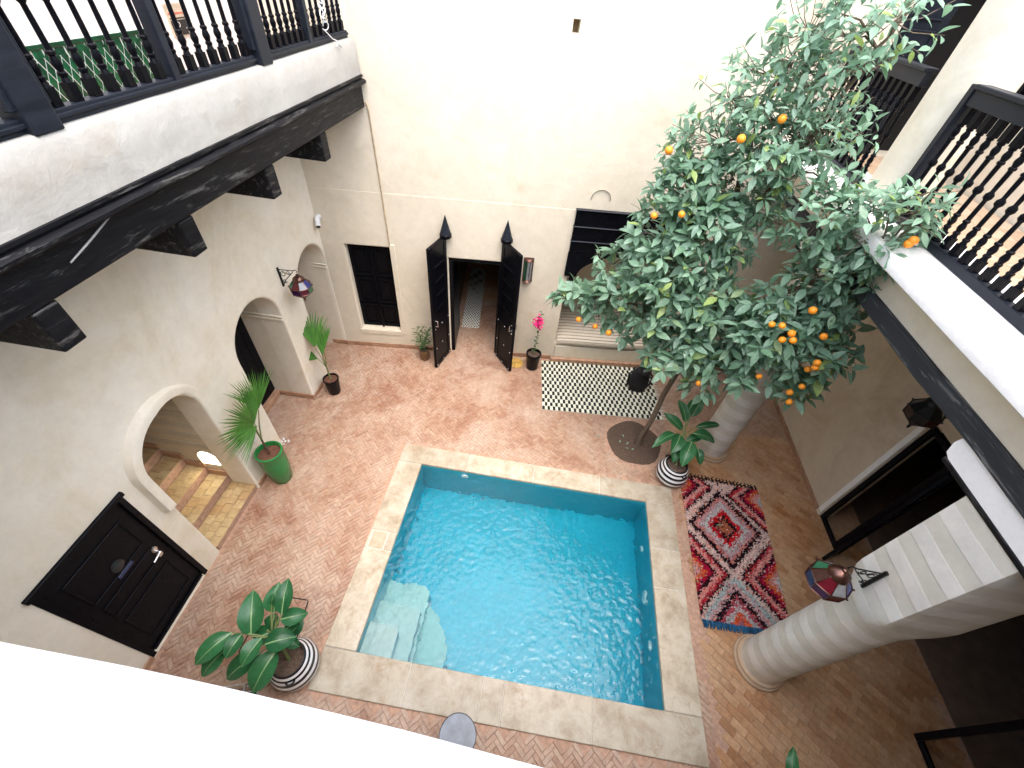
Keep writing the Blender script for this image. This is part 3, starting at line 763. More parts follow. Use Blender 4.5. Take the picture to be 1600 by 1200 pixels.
for sgn in (-1, 1):
    pts = [(5.67 + sgn * 1.15, 2.17), (5.67 + sgn * 1.15, 2.655)] + [(5.67 + sgn * 0.0, 2.655)]
    cr = [(5.67 + sgn * 0.92 * math.sin(a), 2.17 + 0.46 * math.cos(a)) for a in [math.pi / 2 * i / 14 for i in range(15)]]
    pts = pts + cr; m = len(pts)
    q = MB().add([BWF(a, 0.002, c) for a, c in pts] + [BWF(a, 0.045, c) for a, c in pts], [tuple(range(m)), tuple(range(m, 2 * m))] + [(i, (i + 1) % m, m + (i + 1) % m, m + i) for i in range(m)])
    loc(q.build('arch_board', BLACK, sb), sb)
    loc(MB().box((5.67 + sgn * 1.0 - 0.045, 0.002, 1.72), (5.67 + sgn * 1.0 + 0.045, 0.04, 2.168), fr=BWF).build('leg', BLACK, sb, bevel=0.005), sb)

# security camera in the corner
sc_ = empty('security_camera', BWF(0.05, 0.0, 2.85), 'small white security camera in the wall corner', 'camera')
loc(MB().tube([BWF(0.06, 0.0, 2.92), BWF(0.06, 0.07, 2.92)], [0.05, 0.045], 12).build('mount', PLASTIC, sc_, 50), sc_)
loc(MB().tube([BWF(0.05, 0.05, 2.93), BWF(0.09, 0.17, 2.82)], 0.045, 14).build('body', PLASTIC, sc_, 50), sc_)
loc(MB().tube([BWF(0.089, 0.165, 2.825), BWF(0.093, 0.18, 2.812)], 0.036, 14).build('lens', IRON, sc_, 50), sc_)

# ------------------------------------------------------------------ left balcony
XB = -3.04
bal = empty('wooden_balcony', (XB, 4, 4.64), 'cantilevered balcony floor with white edge and black timber beam on the left', 'balcony')
Y0, Y1 = -0.8, bwy(XB) - 0.02
def bp(mb, nm, mat, **k): return loc(mb.build(nm, mat, bal, **k), bal)
bp(MB().box((XB - 0.16, Y0, 4.66), (XB, Y1, 4.94)), 'edge_beam', BEAM, bevel=0.012, seg=2)
pr = [(0.0, 4.94), (0.05, 4.945), (0.075, 4.965), (0.075, 4.99), (0.05, 5.005), (0.01, 5.01), (0.01, 5.025), (0.035, 5.03), (0.035, 5.055), (-0.1, 5.06), (-0.15, 4.94)]
m = len(pr); q = MB().add([(XB + a, y, c) for y in (Y0, Y1) for a, c in pr], [(i, (i + 1) % m, m + (i + 1) % m, m + i) for i in range(m)] + [tuple(range(m)), tuple(range(m, 2 * m))])
bp(q, 'cornice_moulding', BEAM, smooth=50)
pr = [(0.012, 5.055), (0.004, 5.2), (-0.004, 5.40), (-0.03, 5.445), (-0.10, 5.455), (-0.42, 5.45), (-0.42, 5.05)]
m = len(pr); ys = [Y0 + (Y1 - Y0) * i / 40 for i in range(41)]
q = MB().add([(XB + a + 0.006 * noise.noise(Vector((y * 2, c * 3, 1))), y, c + 0.007 * noise.noise(Vector((y * 3, a * 5, 7)))) for y in ys for a, c in pr],
             [(j * m + i, j * m + (i + 1) % m, (j + 1) * m + (i + 1) % m, (j + 1) * m + i) for j in range(40) for i in range(m)])
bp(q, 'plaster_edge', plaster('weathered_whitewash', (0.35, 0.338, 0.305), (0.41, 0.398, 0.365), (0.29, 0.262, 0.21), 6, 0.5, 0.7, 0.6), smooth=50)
q = MB().tube([(XB + 0.003, 2.02, 4.80), (XB + 0.003, 2.22, 4.86), (XB + 0.003, 2.55, 4.97)], [0.006, 0.008, 0.005], 5); bp(q, 'paint_scratch', plain('pale_scratch', (0.30, 0.29, 0.27), 0.8))
bp(MB().box((-4.6, Y0, 4.97), (XB - 0.17, Y1, 5.03)), 'floor_board', SKIRT)
for y in (0.3, 1.65, 2.92, 4.19, 5.41):
    bp(MB().box((-4.25, y, 4.345), (XB - 0.005, y + 0.17, 4.655)), 'joist', BEAM, bevel=0.014, seg=2)
q = tag(MB().box((-4.95, -3.0, 4.951), (-4.6, 8.0, 9.3)).build('gallery_wall', WHITE), 'white gallery wall behind the left balustrade with green tiled foot', 'wall')
GT = [plain('green_glaze', (0.004, 0.075, 0.03), 0.12, 0, 0.5), plain('deep_green_glaze', (0.003, 0.045, 0.02), 0.12, 0, 0.5)]
WM = plain('white_grout', (0.62, 0.68, 0.64), 0.7)
MB().box((-4.599, Y0, 5.031), (-4.592, 5.3, 5.55)).build('grout', WM, q)
tm = bpy.data.meshes.new('glazed_tile')
tms = []
for kind in range(2):
    for g in range(2):
        s = 0.075
        pts = [(-s * 0.5, 0), (0, -s), (s * 0.5, 0), (0, s)] if kind == 0 else [(-0.05, -0.03), (0.05, -0.03), (0.05, 0.03), (-0.05, 0.03)]
        mq = MB().add([(0, a * 0.89, c * 0.90) for a, c in pts] + [(0.006, a * 0.83, c * 0.84) for a, c in pts], [(4, 5, 6, 7), (0, 1, 5, 4), (1, 2, 6, 5), (2, 3, 7, 6), (3, 0, 4, 7)])
        me = bpy.data.meshes.new('glazed_tile'); me.from_pydata(mq.v, [], mq.f); me.materials.append(GT[g]); tms.append(me)
tl = []
for j in range(7):
    for i in range(80):
        y = 1.9 + i * 0.078 + (j % 2) * 0.039; z = 5.06 + j * 0.0775
        if y < 5.25 and z < 5.45: tl.append((y, z, 0))
for i in range(40):
    y = 1.9 + i * 0.105
    if y < 5.25: tl += [(y, 5.485, 1)]
for n_, (y, z, k) in enumerate(tl):
    o = link('glazed_tile', tms[k * 2 + rnd.randrange(2)], q); o.location = (-4.5915, y, z)
MB().box((-4.592, 1.8, 5.515), (-4.58, 5.3, 5.55)).build('tile_border', GT[1], q, bevel=0.004)


def baluster_mesh(name, H, k=1.0, n=10):
    m = MB(); f = 0.028 * k
    m.box((-f, -f, 0), (f, f, 0.10))
    pr = [(f, 0.10), (f * 0.72, 0.125), (f * 0.95, 0.135), (f * 0.95, 0.148), (f * 0.66, 0.155), (f * 1.0, 0.185), (f * 1.0, 0.20), (f * 0.66, 0.23), (f * 0.95, 0.238), (f * 0.95, 0.252), (f * 0.66, 0.26), (f * 0.62, 0.36), (f * 0.56, H / 2 - 0.035),
          (f * 1.12, H / 2 - 0.014), (f * 1.12, H / 2 + 0.014)]
    pr = pr + [(r, H - z) for r, z in pr[:-2][::-1]]
    m.lathe(pr, (0, 0, 0), n, cap=False); m.box((-f, -f, H - 0.13), (f, f, H))
    me = bpy.data.meshes.new(name); me.from_pydata(m.v, [], m.f); me.materials.append(BLACK)
    me.polygons.foreach_set('use_smooth', [True] * len(m.f)); me.set_sharp_from_angle(angle=R(42)); return me


BALM = baluster_mesh('baluster', 1.0)


def balustrade(x, sections, zb, label, H=1.0, posts=(), mulls=(), grp='balustrades of the galleries', M_=NAVY, me=BALM, railw=0.09, bh=0.075):
    y0, y1 = min(a for a, b, n in sections), max(b for a, b, n in sections)
    g = empty('balustrade', (x, (y0 + y1) / 2, zb), label, 'balustrade', grp)
    def P(mb, nm, b=0.006): return loc(mb.build(nm, M_, g, bevel=b, seg=2), g)
    P(MB().box((x - railw / 2, y0, zb), (x + railw / 2, y1, zb + bh)), 'bottom_rail')
    P(MB().box((x + railw / 2 - 0.006, y0, zb + bh - 0.045), (x + railw / 2 + 0.018, y1, zb + bh - 0.02)), 'rail_bead', 0.005)
    P(MB().box((x - railw / 2 + 0.01, y0, zb + bh + H), (x + railw / 2 - 0.01, y1, zb + bh + H + 0.12)), 'top_rail')
    P(MB().box((x - railw / 2 - 0.02, y0, zb + bh + H + 0.1205), (x + railw / 2 + 0.02, y1, zb + bh + H + 0.16)), 'hand_rail', 0.01)
    for a, b, n in sections:
        for i in range(n):
            o = link('baluster', me, g); o.location = Vector((x, a + (b - a) * (i + 0.5) / n, zb + bh)) - Vector(g.location)
            o.rotation_euler.z = rnd.gauss(0, 0.03)
    for y in mulls: P(MB().box((x - 0.04, y - 0.035, zb + bh * 0.6), (x + 0.06, y + 0.035, zb + bh + H + 0.03)), 'mullion')
    return g


balustrade(XB - 0.11, [(-0.5, 1.1, 9), (1.15, 2.29, 6), (2.53, 3.56, 7), (3.63, 4.66, 7)], 5.452, 'black turned wood balustrade between the two posts above the beam', mulls=(1.12, 3.595))
balustrade(XB - 0.11, [(4.87, 5.74, 7), (5.81, Y1 - 0.06, 7)], 5.452, 'black turned wood balustrade meeting the tall back wall, with a white string on it', mulls=(5.775,))
for y, lab in ((2.41, 'broad blue black post nearest the viewer on the left balcony'), (4.77, 'broad blue black post further along the left balcony')):
    g = empty('balcony_post', (XB - 0.1, y, 5.45), lab, 'post', 'posts of the left balcony')
    loc(MB().box((XB - 0.19, y - 0.095, 5.44), (XB - 0.015, y + 0.095, 7.6)).build('shaft', NAVY, g, bevel=0.012, seg=2), g)
    loc(MB().box((XB - 0.165, y - 0.13, 5.565), (XB - 0.04, y + 0.13, 6.9)).build('side_fillet', NAVY, g, bevel=0.008), g)
# string on the far balustrade
pts = [(XB + 0.0, 6.12, 6.3), (XB - 0.04, 6.13, 5.95)]
for k in range(60):
    t = k / 60; pts.append((XB - 0.03 + 0.02 * math.sin(t * 43), 6.12 + 0.035 * math.sin(t * 29) + 0.02 * math.cos(t * 61), 5.92 - 0.32 * t + 0.03 * math.sin(t * 51)))
pts += [(XB + 0.0, 6.2, 5.50), (XB + 0.005, 6.32, 5.465), (XB + 0.02, 6.36, 5.40), (XB + 0.01, 6.30, 5.44), (XB + 0.015, 6.22, 5.43)]
tag(MB().tube(pts, 0.006, 5).build('white_string', PLASTIC, None, 60), 'tangled white string hanging on the far black balustrade', 'string')
# small notice behind the balusters, lettering partly hidden
nt = empty('framed_notice', (-4.58, 5.55, 5.5), 'small notice with peach field, red line and black lettered strip seen between the balusters', 'sign')
for lo_, hi_, nm, c in (((-4.60, 5.52, 5.44), (-4.585, 5.86, 5.72), 'backing', (0.55, 0.45, 0.33)), ((-4.5845, 5.54, 5.63), (-4.582, 5.84, 5.645), 'red_line', (0.5, 0.14, 0.10)),
                        ((-4.5845, 5.54, 5.59), (-4.582, 5.84, 5.602), 'black_line', (0.03, 0.03, 0.03)), ((-4.5845, 5.54, 5.45), (-4.581, 5.84, 5.58), 'black_strip', (0.012, 0.012, 0.014))):
    loc(MB().box(lo_, hi_).build(nm, plain(nm, c, 0.5), nt), nt)
for txt, yy, zz in (('CO', 5.56, 5.52), ('C', 5.56, 5.46), ('T', 5.74, 5.46)):
    cu_ = bpy.data.curves.new('letters', 'FONT'); cu_.body = txt; cu_.size = 0.07; cu_.extrude = 0.001
    tmp = bpy.data.objects.new('letters', cu_); C.objects.link(tmp); bpy.context.view_layer.update()
    me = bpy.data.meshes.new_from_object(tmp.evaluated_get(bpy.context.evaluated_depsgraph_get())); bpy.data.objects.remove(tmp)
    me.materials.clear(); me.materials.append(PLASTIC); o = link('letters', me, nt); o.rotation_euler = (R(90), 0, R(90)); o.location = Vector((-4.579, yy, zz)) - Vector(nt.location)

# ------------------------------------------------------------------ right side: arcade
XA = 3.30


def superell(cx_, cy_, hx, hy, p, z, n=48):
    o = []
    for k in range(n):
        a = 2 * math.pi * k / n; c, s = math.cos(a), math.sin(a)
        r = (abs(c) ** p + abs(s) ** p) ** (-1 / p); o.append((cx_ + hx * r * c, cy_ + hy * r * s, z))
    return o


for yc, lab in ((1.80, 'near round column turning square above, with hanging coloured lantern'), (5.35, 'far round column behind the potted rubber plant and under the orange tree')):
    col = empty('arcade_column', (XA + 0.28, yc, 0), lab, 'column', 'banded plaster columns of the arcade')
    mb = MB(); n = 48; zs = [(0.0, 0.262, 0.262, 2), (0.10, 0.265, 0.265, 2), (2.15, 0.265, 0.265, 2), (2.28, 0.268, 0.268, 2.2), (2.42, 0.275, 0.275, 3.2), (2.52, 0.28, 0.28, 6), (2.60, 0.282, 0.282, 14), (2.7, 0.282, 0.282, 30), (3.86, 0.285, 0.285, 30)]
    vs = []
    for z, hx, hy, p in zs: vs += superell(XA + 0.285, yc, hx, hy, p, z, n)
    mb.add(vs, [(i * n + k, i * n + (k + 1) % n, (i + 1) * n + (k + 1) % n, (i + 1) * n + k) for i in range(len(zs) - 1) for k in range(n)])
    loc(mb.build('shaft', BANDS, col, 50), col)
    loc(MB().lathe([(0.33, 0), (0.335, 0.025), (0.325, 0.05), (0.30, 0.055), (0.31, 0.08), (0.30, 0.105), (0.268, 0.11)], (XA + 0.285, yc, 0), 48).build('base_ring', plaster('brown_base', (0.40, 0.27, 0.17), (0.5, 0.40, 0.29), (0.36, 0.22, 0.12)), col, 40), col)
    loc(MB().box((XA - 0.01, yc - 0.45, 3.862), (XA + 0.58, yc + 0.60, 3.905)).build('bearing_board', BEAM, col, bevel=0.006), col)
    # plaster bracket with rounded far end
    pr = [(yc - 0.48, 3.906), (yc + 0.50, 3.906), (yc + 0.60, 3.95), (yc + 0.62, 4.02), (yc + 0.60, 4.10), (yc - 0.48, 4.10)]; m = len(pr)
    q = MB().add([(XA - 0.0, a, c) for a, c in pr] + [(XA + 0.57, a, c) for a, c in pr], [tuple(range(m)), tuple(range(m, 2 * m))] + [(i, (i + 1) % m, m + (i + 1) % m, m + i) for i in range(m)])
    loc(q.build('bracket', WHITE, col, bevel=0.03, seg=3), col)
    up = MB(); vs = []
    for z in (4.752, 4.9, 7.6): vs += superell(3.40 + 0.31, yc + 0.07, 0.29, 0.32, 2.3, z, n)
    up.add(vs, [(i * n + k, i * n + (k + 1) % n, (i + 1) * n + (k + 1) % n, (i + 1) * n + k) for i in range(2) for k in range(n)] + [tuple(2 * n + k for k in range(n))])
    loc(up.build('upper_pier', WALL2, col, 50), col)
YE = bwy(3.5) - 0.02
gal = empty('upper_gallery', (XA, 3, 4.1), 'right hand gallery with white ledge and weathered timber beam resting on the columns', 'gallery')
def gp(mb, nm, mat, **k): return loc(mb.build(nm, mat, gal, **k), gal)
nseg = 24; bmv = MB(); ring = [(XA - 0.03, 4.10), (XA - 0.03, 4.26), (XA + 0.2, 4.26), (XA + 0.2, 4.10)]
for j in range(nseg + 1):
    y = -1.5 + (YE + 1.5) * j / nseg
    for a, c in ring: bmv.v.append((a + 0.018 * noise.noise(Vector((y * 1.3, c, a))), y, c + 0.02 * noise.noise(Vector((y * 1.1, 3 + a, c)))))
for j in range(nseg):
    for i in range(4): bmv.f.append([j * 4 + i, j * 4 + (i + 1) % 4, (j + 1) * 4 + (i + 1) % 4, (j + 1) * 4 + i]); bmv.mi.append(0); bmv.c.append(None)
gp(bmv, 'long_beam', OLDW, smooth=40, bevel=0.01)
gp(MB().box((XA + 0.02, -1.5, 4.255), (XA + 0.3, YE, 4.62)), 'fascia_wall', WALL, bevel=0.01)
ys = [-1.5 + (YE + 1.5) * i / 30 for i in range(31)]; pr = [(3.07, 4.61), (3.045, 4.63), (3.04, 4.72), (3.06, 4.75), (3.9, 4.752), (3.9, 4.61)]; m = len(pr)
q = MB().add([(a + 0.006 * noise.noise(Vector((y * 2, c * 4, 2))) * (a < 3.5), y, c + 0.004 * noise.noise(Vector((y * 3, a * 3, 9)))) for y in ys for a, c in pr], [(j * m + i, (j + 1) * m + i, (j + 1) * m + (i + 1) % m, j * m + (i + 1) % m) for j in range(30) for i in range(m)])
gp(q, 'ledge', WHITE, smooth=40)
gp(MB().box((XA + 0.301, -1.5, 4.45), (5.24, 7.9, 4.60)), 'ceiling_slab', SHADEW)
gtile = MB()
gp(MB().box((3.905, -1.5, 4.601), (5.24, 7.85, 4.615)), 'floor_bed', MORTAR)
for j in range(24):
    for i in range(5):
        x0 = 3.905 + i * 0.266; y0 = 0.2 + j * 0.31
        gtile.box((x0 + 0.003, y0 + 0.003, 4.6145), (x0 + 0.263, y0 + 0.307, 4.63))
TM = brickmat('peach_tile', [(0.50, 0.35, 0.235), (0.56, 0.41, 0.285), (0.46, 0.31, 0.20)], 0.4)
tme = {}
for j in range(26):
    for i in range(5):
        o = link('gallery_tile', tme.setdefault('m', None) or tme.__setitem__('m', (lambda mm: mm)(bpy.data.meshes.new('gallery_tile'))) or tme['m'], gal)
        o.location = Vector((3.907 + i * 0.266, -0.2 + j * 0.31, 4.6155)) - Vector(gal.location)
mm = MB().box((0.002, 0.002, 0), (0.263, 0.307, 0.014)); tme['m'].from_pydata(mm.v, [], mm.f); tme['m'].materials.append(TM)
RBAL = baluster_mesh('baluster', 0.92, 1.05)
XR = 3.50
balustrade(XR, [(2.22, 5.00, 20)], 4.755, 'black turned wood balustrade nearest the viewer on the right gallery', 0.92, M_=NAVY, me=RBAL)
tag(MB().box((XR - 0.05, 5.005, 4.753), (XR + 0.05, 5.075, 5.90)).build('newel_post', NAVY, None, bevel=0.006), 'slim dark post closing the near right balustrade against the round pier', 'post')
balustrade(XR, [(5.80, YE - 0.02, 13)], 4.755, 'black turned wood balustrade behind the top of the orange tree', 0.92, M_=NAVY, me=RBAL)
balustrade(XR, [(-1.2, 1.42, 17)], 4.755, 'black turned wood balustrade beyond the near column, out of view', 0.92, M_=NAVY, me=RBAL)
# right wall, ground and upper floor
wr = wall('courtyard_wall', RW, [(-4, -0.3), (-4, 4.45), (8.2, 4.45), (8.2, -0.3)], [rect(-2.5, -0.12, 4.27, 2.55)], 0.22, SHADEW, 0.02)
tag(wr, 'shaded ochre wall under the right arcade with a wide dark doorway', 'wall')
MB().box((4.272, 0.001, 0.1), (4.36, 0.02, 2.62), fr=RW).build('door_jamb', WHITE, wr, bevel=0.006)
MB().box((4.37, 0.0, 0), (7.8, 0.02, 0.10), fr=RW).build('skirting', SKIRT, wr, bevel=0.005)
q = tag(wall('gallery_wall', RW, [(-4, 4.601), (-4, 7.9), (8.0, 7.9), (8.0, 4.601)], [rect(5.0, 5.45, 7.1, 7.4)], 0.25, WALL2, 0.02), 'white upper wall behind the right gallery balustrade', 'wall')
dw = empty('gallery_window', (5.36, 6.0, 5.45), 'black framed dark window in the upper right gallery wall', 'window')
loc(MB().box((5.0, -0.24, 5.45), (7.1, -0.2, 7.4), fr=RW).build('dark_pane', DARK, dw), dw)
for a0, a1 in ((5.002, 5.07), (6.02, 6.08), (7.03, 7.098)): loc(MB().box((a0, -0.199, 5.452), (a1, -0.1, 7.398), fr=RW).build('frame_bar', BLACK, dw), dw)
# room shell behind the doorway
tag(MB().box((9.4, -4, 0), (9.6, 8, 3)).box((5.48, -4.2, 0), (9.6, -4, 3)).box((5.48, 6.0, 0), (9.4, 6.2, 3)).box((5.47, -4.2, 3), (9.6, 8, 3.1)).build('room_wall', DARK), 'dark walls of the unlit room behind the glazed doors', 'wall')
GLASS = NT('window_glass'); GLASS.col((0.9, 0.9, 0.9)).set(Roughness=0.02); GLASS.p.inputs['Transmission Weight'].default_value = 1.0; GLASS.p.inputs['IOR'].default_value = 1.05; GLASS = GLASS.m


def glazed(o0, o1, zb, zt, label, rails=(0.55,), fw=0.075):
    g = empty('glazed_door', (o0[0], o0[1], 0), label, 'door', 'black glazed doors of the arcade room'); u = Vector((o1[0] - o0[0], o1[1] - o0[1], 0)); L = u.length
    fr = Fr((o0[0], o0[1], 0), u, (-u.y, u.x, 0)); T = 0.025
    def P(mb, nm, m=BLACK): return loc(mb.build(nm, m, g, bevel=0.005 if m is BLACK else 0), g)
    for a0, a1 in ((0, fw), (L - fw, L)): P(MB().box((a0, -T, zb), (a1, T, zt), fr=fr), 'stile')
    for c0, c1 in ((zb, zb + fw), (zt - fw, zt)): P(MB().box((fw + 0.001, -T + 0.001, c0), (L - fw - 0.001, T - 0.001, c1), fr=fr), 'rail')
    for c in rails:
        P(MB().box((fw + 0.001, -T + 0.002, c), (L - fw - 0.001, T - 0.002, c + 0.05), fr=fr), 'rail')
    P(MB().box((fw - 0.005, -0.004, zb + fw - 0.005), (L - fw + 0.005, 0.004, zt - fw + 0.005), fr=fr), 'pane', GLASS)
    return g


glazed((5.30, 4.25), (5.30, 3.66), 0.02, 2.50, 'fixed glazed panel beside the pale door jamb under the arcade', ())
glazed((5.36, 3.62), (5.02, 3.44), 0.02, 2.50, 'narrow black glazed leaf standing folded open behind the near column', (0.8, 1.6))
glazed((5.38, 1.32), (5.38, 0.1), 0.02, 2.50, 'black framed glazed door at the lower right by the tiled floor', ())
# upper gallery door at the far end
ud = empty('upper_door', BWF(9.1, -0.1, 4.62), 'black panelled door standing open at the far end of the right gallery', 'door')
loc(MB().box((8.252, -0.14, 4.63), (8.87, -0.08, 6.94), fr=BWF).build('leaf', NAVY, ud, bevel=0.005), ud)
for c0, c1 in ((4.75, 5.35), (5.45, 6.1), (6.2, 6.85)):
    mm = MB(); a0, a1 = 8.36, 8.76
    for q0, r0, q1, r1 in ((a0, c0, a0 + 0.02, c1), (a1 - 0.02, c0, a1, c1), (a0 + 0.02, c0, a1 - 0.02, c0 + 0.02), (a0 + 0.02, c1 - 0.02, a1 - 0.02, c1)): mm.box((q0, -0.081, r0), (q1, -0.06, r1), fr=BWF)
    loc(mm.build('panel', NAVY, ud, bevel=0.004), ud)
loc(MB().box((8.1, -0.52, 4.62), (9.8, -0.453, 7.0), fr=BWF).build('dark_backing', DARK, ud), ud)

# ------------------------------------------------------------------ front: parapet the picture is taken over
par = empty('parapet', (0, 0, 4.4), 'white plastered parapet in the foreground along the bottom edge', 'parapet')
xe = [-4.6, -1.5, -0.75, -0.34, 0.11, 0.5, 1.5, 5.2]; yo = [0.06, 0.06, 0.063, 0.066, 0.043, 0.02, -0.04, -0.06]
mb = MB(); pr = [(0.0, 4.4), (0.0, 5.57), (-0.012, 5.592), (-0.03, 5.60), (-0.34, 5.60), (-0.36, 5.58), (-0.36, 4.4)]; m = len(pr); vs = []
xs = np.linspace(-4.5, 5.2, 160); yy = np.interp(xs, xe, yo); yy = np.convolve(np.pad(yy, 4, mode='edge'), np.ones(9) / 9, 'valid')
for x, y in zip(xs, yy):
    for a, c in pr: vs.append((x, y + a + 0.004 * noise.noise(Vector((x * 3, c, 2))), c + (0.004 * noise.noise(Vector((x * 4, a * 8, 5))) if c > 5.5 else 0)))
mb.add(vs, [(j * m + i, (j + 1) * m + i, (j + 1) * m + (i + 1) % m, j * m + (i + 1) % m) for j in range(159) for i in range(m)])
loc(mb.build('coping', WHITE, par, 60), par)
q = MB()
for k in range(16):
    x, y = rnd.uniform(-1.0, 0.3), rnd.uniform(-0.22, 0.03); a = rnd.uniform(0, 3); l_ = rnd.uniform(0.0015, 0.005)
    q.ball((x, y, 5.6035), l_ * 0.5, 6, 0, 0.4)
t_ = loc(q.build('grit', plain('grey_grit', (0.25, 0.24, 0.22), 0.9), par), par); t_['kind'] = 'stuff'
fw_ = tag(MB().box((-4.6, -2.4, -0.1), (5.3, -2.0, 4.4)).build('courtyard_wall', WALL), 'ground floor wall under the viewer, behind the parapet', 'wall')
struct(MB().box((-4.6, -2.4, 4.25), (5.3, -0.32, 4.39)).build('walkway', SKIRT))
tag(MB().box((-4.6, -2.4, 4.401), (5.3, -2.0, 9.3)).build('gallery_wall', WHITE), 'white upper wall behind the viewer', 'wall')

# ------------------------------------------------------------------ lanterns
def lantern(root, hook, k, cols, mats_frame=COPPER):
    """Eight sided Moroccan lantern hanging from the point hook."""
    hx, hy, hz = hook; n = 8
    lv = [(0.055, -0.10), (0.085, -0.135), (0.165, -0.235), (0.160, -0.335), (0.085, -0.40), (0.03, -0.45)]
    lv = [(r * k, z * k) for r, z in lv]
    def pt(i, l, s=1.0): r, z = lv[l]; a = 2 * math.pi * (i + 0.5) / n; return Vector((hx + r * s * math.cos(a), hy + r * s * math.sin(a), hz + z))
    for l in (1, 2, 3):
        for i in range(n):
            q = MB().add([pt(i, l), pt(i + 1, l), pt(i + 1, l + 1), pt(i, l + 1)], [(0, 1, 2, 3)])
            loc(q.build('glass_pane', cols[l - 1][i % len(cols[l - 1])], root), root)
    q = MB()
    for l in range(1, 5): q.tube([pt(i, l, 1.01) for i in range(n + 1)], 0.006 * k, 5)
    for i in range(n): q.tube([pt(i, l, 1.01) for l in range(1, 5)], 0.005 * k, 5)
    for i in range(n): q.ball(pt(i, 2, 1.06), 0.010 * k, 6)
    loc(q.build('edge_frame', mats_frame, root, 60), root)
    q = MB().lathe([(0.006 * k, -0.03 * k), (0.02 * k, -0.04 * k), (0.02 * k, -0.06 * k), (0.05 * k, -0.075 * k), (0.082 * k, -0.105 * k), (0.09 * k, -0.138 * k), (0.075 * k, -0.14 * k)], (hx, hy, hz), 16)
    loc(q.build('dome_cap', mats_frame, root, 50), root)
    q = MB().lathe([(0.085 * k, -0.40 * k), (0.05 * k, -0.43 * k), (0.025 * k, -0.46 * k), (0.012 * k, -0.48 * k), (0.016 * k, -0.50 * k), (0.003 * k, -0.53 * k)], (hx, hy, hz), 12)
    loc(q.build('finial', mats_frame, root, 50), root)


def scroll(c, u, r, turns=1.4, s=1, n=18):
    return [c + u * (r * (1 - 0.6 * t / n) * math.cos(s * turns * 2 * math.pi * t / n)) + Vector((0, 0, r * (1 - 0.6 * t / n) * math.sin(s * turns * 2 * math.pi * t / n))) for t in range(n + 1)]


def bracket(root, foot, u, reach, top, hang):
    """Scrolled iron wall bracket: plate on the wall at foot, arm along u; the lantern hangs from its end."""
    foot, u = Vector(foot), Vector(u).normalized(); s = Vector((-u.y, u.x, 0)); q = MB()
    fr = Fr(foot, s, u); q.box((-0.015, 0, -0.30), (0.015, 0.02, 0.03), fr=fr)
    e = foot + u * reach
    q.tube([foot + u * 0.02, foot + u * (reach * 0.8) + Vector((0, 0, 0.01)), e + Vector((0, 0, 0.035))], 0.007, 6)
    q.tube([e + Vector((0, 0, 0.035)), e + u * 0.015 + Vector((0, 0, 0.0)), e + Vector((0, 0, -0.012))], 0.006, 6)
    q.tube([foot + u * 0.02 + Vector((0, 0, -0.28)), foot + u * (0.25 * reach) + Vector((0, 0, -0.18)), foot + u * (0.6 * reach) + Vector((0, 0, -0.08)), foot + u * (0.85 * reach)], 0.006, 6)
    q.tube(scroll(foot + u * 0.075 + Vector((0, 0, -0.07)), u, 0.05), 0.005, 5).tube(scroll(foot + u * 0.06 + Vector((0, 0, -0.2)), u, 0.035, s=-1), 0.005, 5).tube(scroll(foot + u * (0.55 * reach) + Vector((0, 0, -0.04)), u, 0.035, s=-1), 0.005, 5)
    loc(q.build('bracket', IRON, root, 60), root)
    return e + Vector((0, 0, -0.005))


DKR, DKB = plain('dark_red_glass', (0.10, 0.008, 0.014), 0.08), plain('violet_glass', (0.035, 0.012, 0.06), 0.08)
L1 = empty('lantern', LW(5.28, 0, 2.70), 'coloured glass lantern on a scrolled bracket on the left wall between the arches', 'lantern', 'coloured glass lanterns')
e = bracket(L1, LW(5.28, 0, 2.70), LW.n + LW.u * 0.0, 0.30, 0, 0)
lantern(L1, e, 1.02, [[RD, CL, BL, CL, GR, RD, CL, BL], [DKR, DKB, DKR, GR], [DKR, DKB]])
L2 = empty('lantern', (XA, 1.80, 2.88), 'coloured glass lantern on a scrolled bracket on the near column', 'lantern', 'coloured glass lanterns')
e = bracket(L2, (XA, 1.86, 2.88), (-1, 0, 0), 0.31, 0, 0)
lantern(L2, e, 1.06, [[COPPER, CL, GR, COPPER, DKR, CL, BL, RD], [DKB, DKR, DKB, DKB], [DKR, DKB]])
L3 = empty('lantern', (4.62, 3.92, 3.3), 'dark metal lantern hanging from the ceiling under the right gallery', 'lantern')
loc(MB().tube([(4.62, 3.92, 4.45), (4.62, 3.92, 3.26)], 0.008, 6).build('chain', IRON, L3, 50), L3)
lantern(L3, (4.62, 3.92, 3.29), 1.1, [[IRON, IRON, plain('smoked_glass', (0.04, 0.045, 0.05), 0.1), IRON], [IRON, plain('dull_brown_glass', (0.05, 0.02, 0.015), 0.15)], [IRON]], IRON)

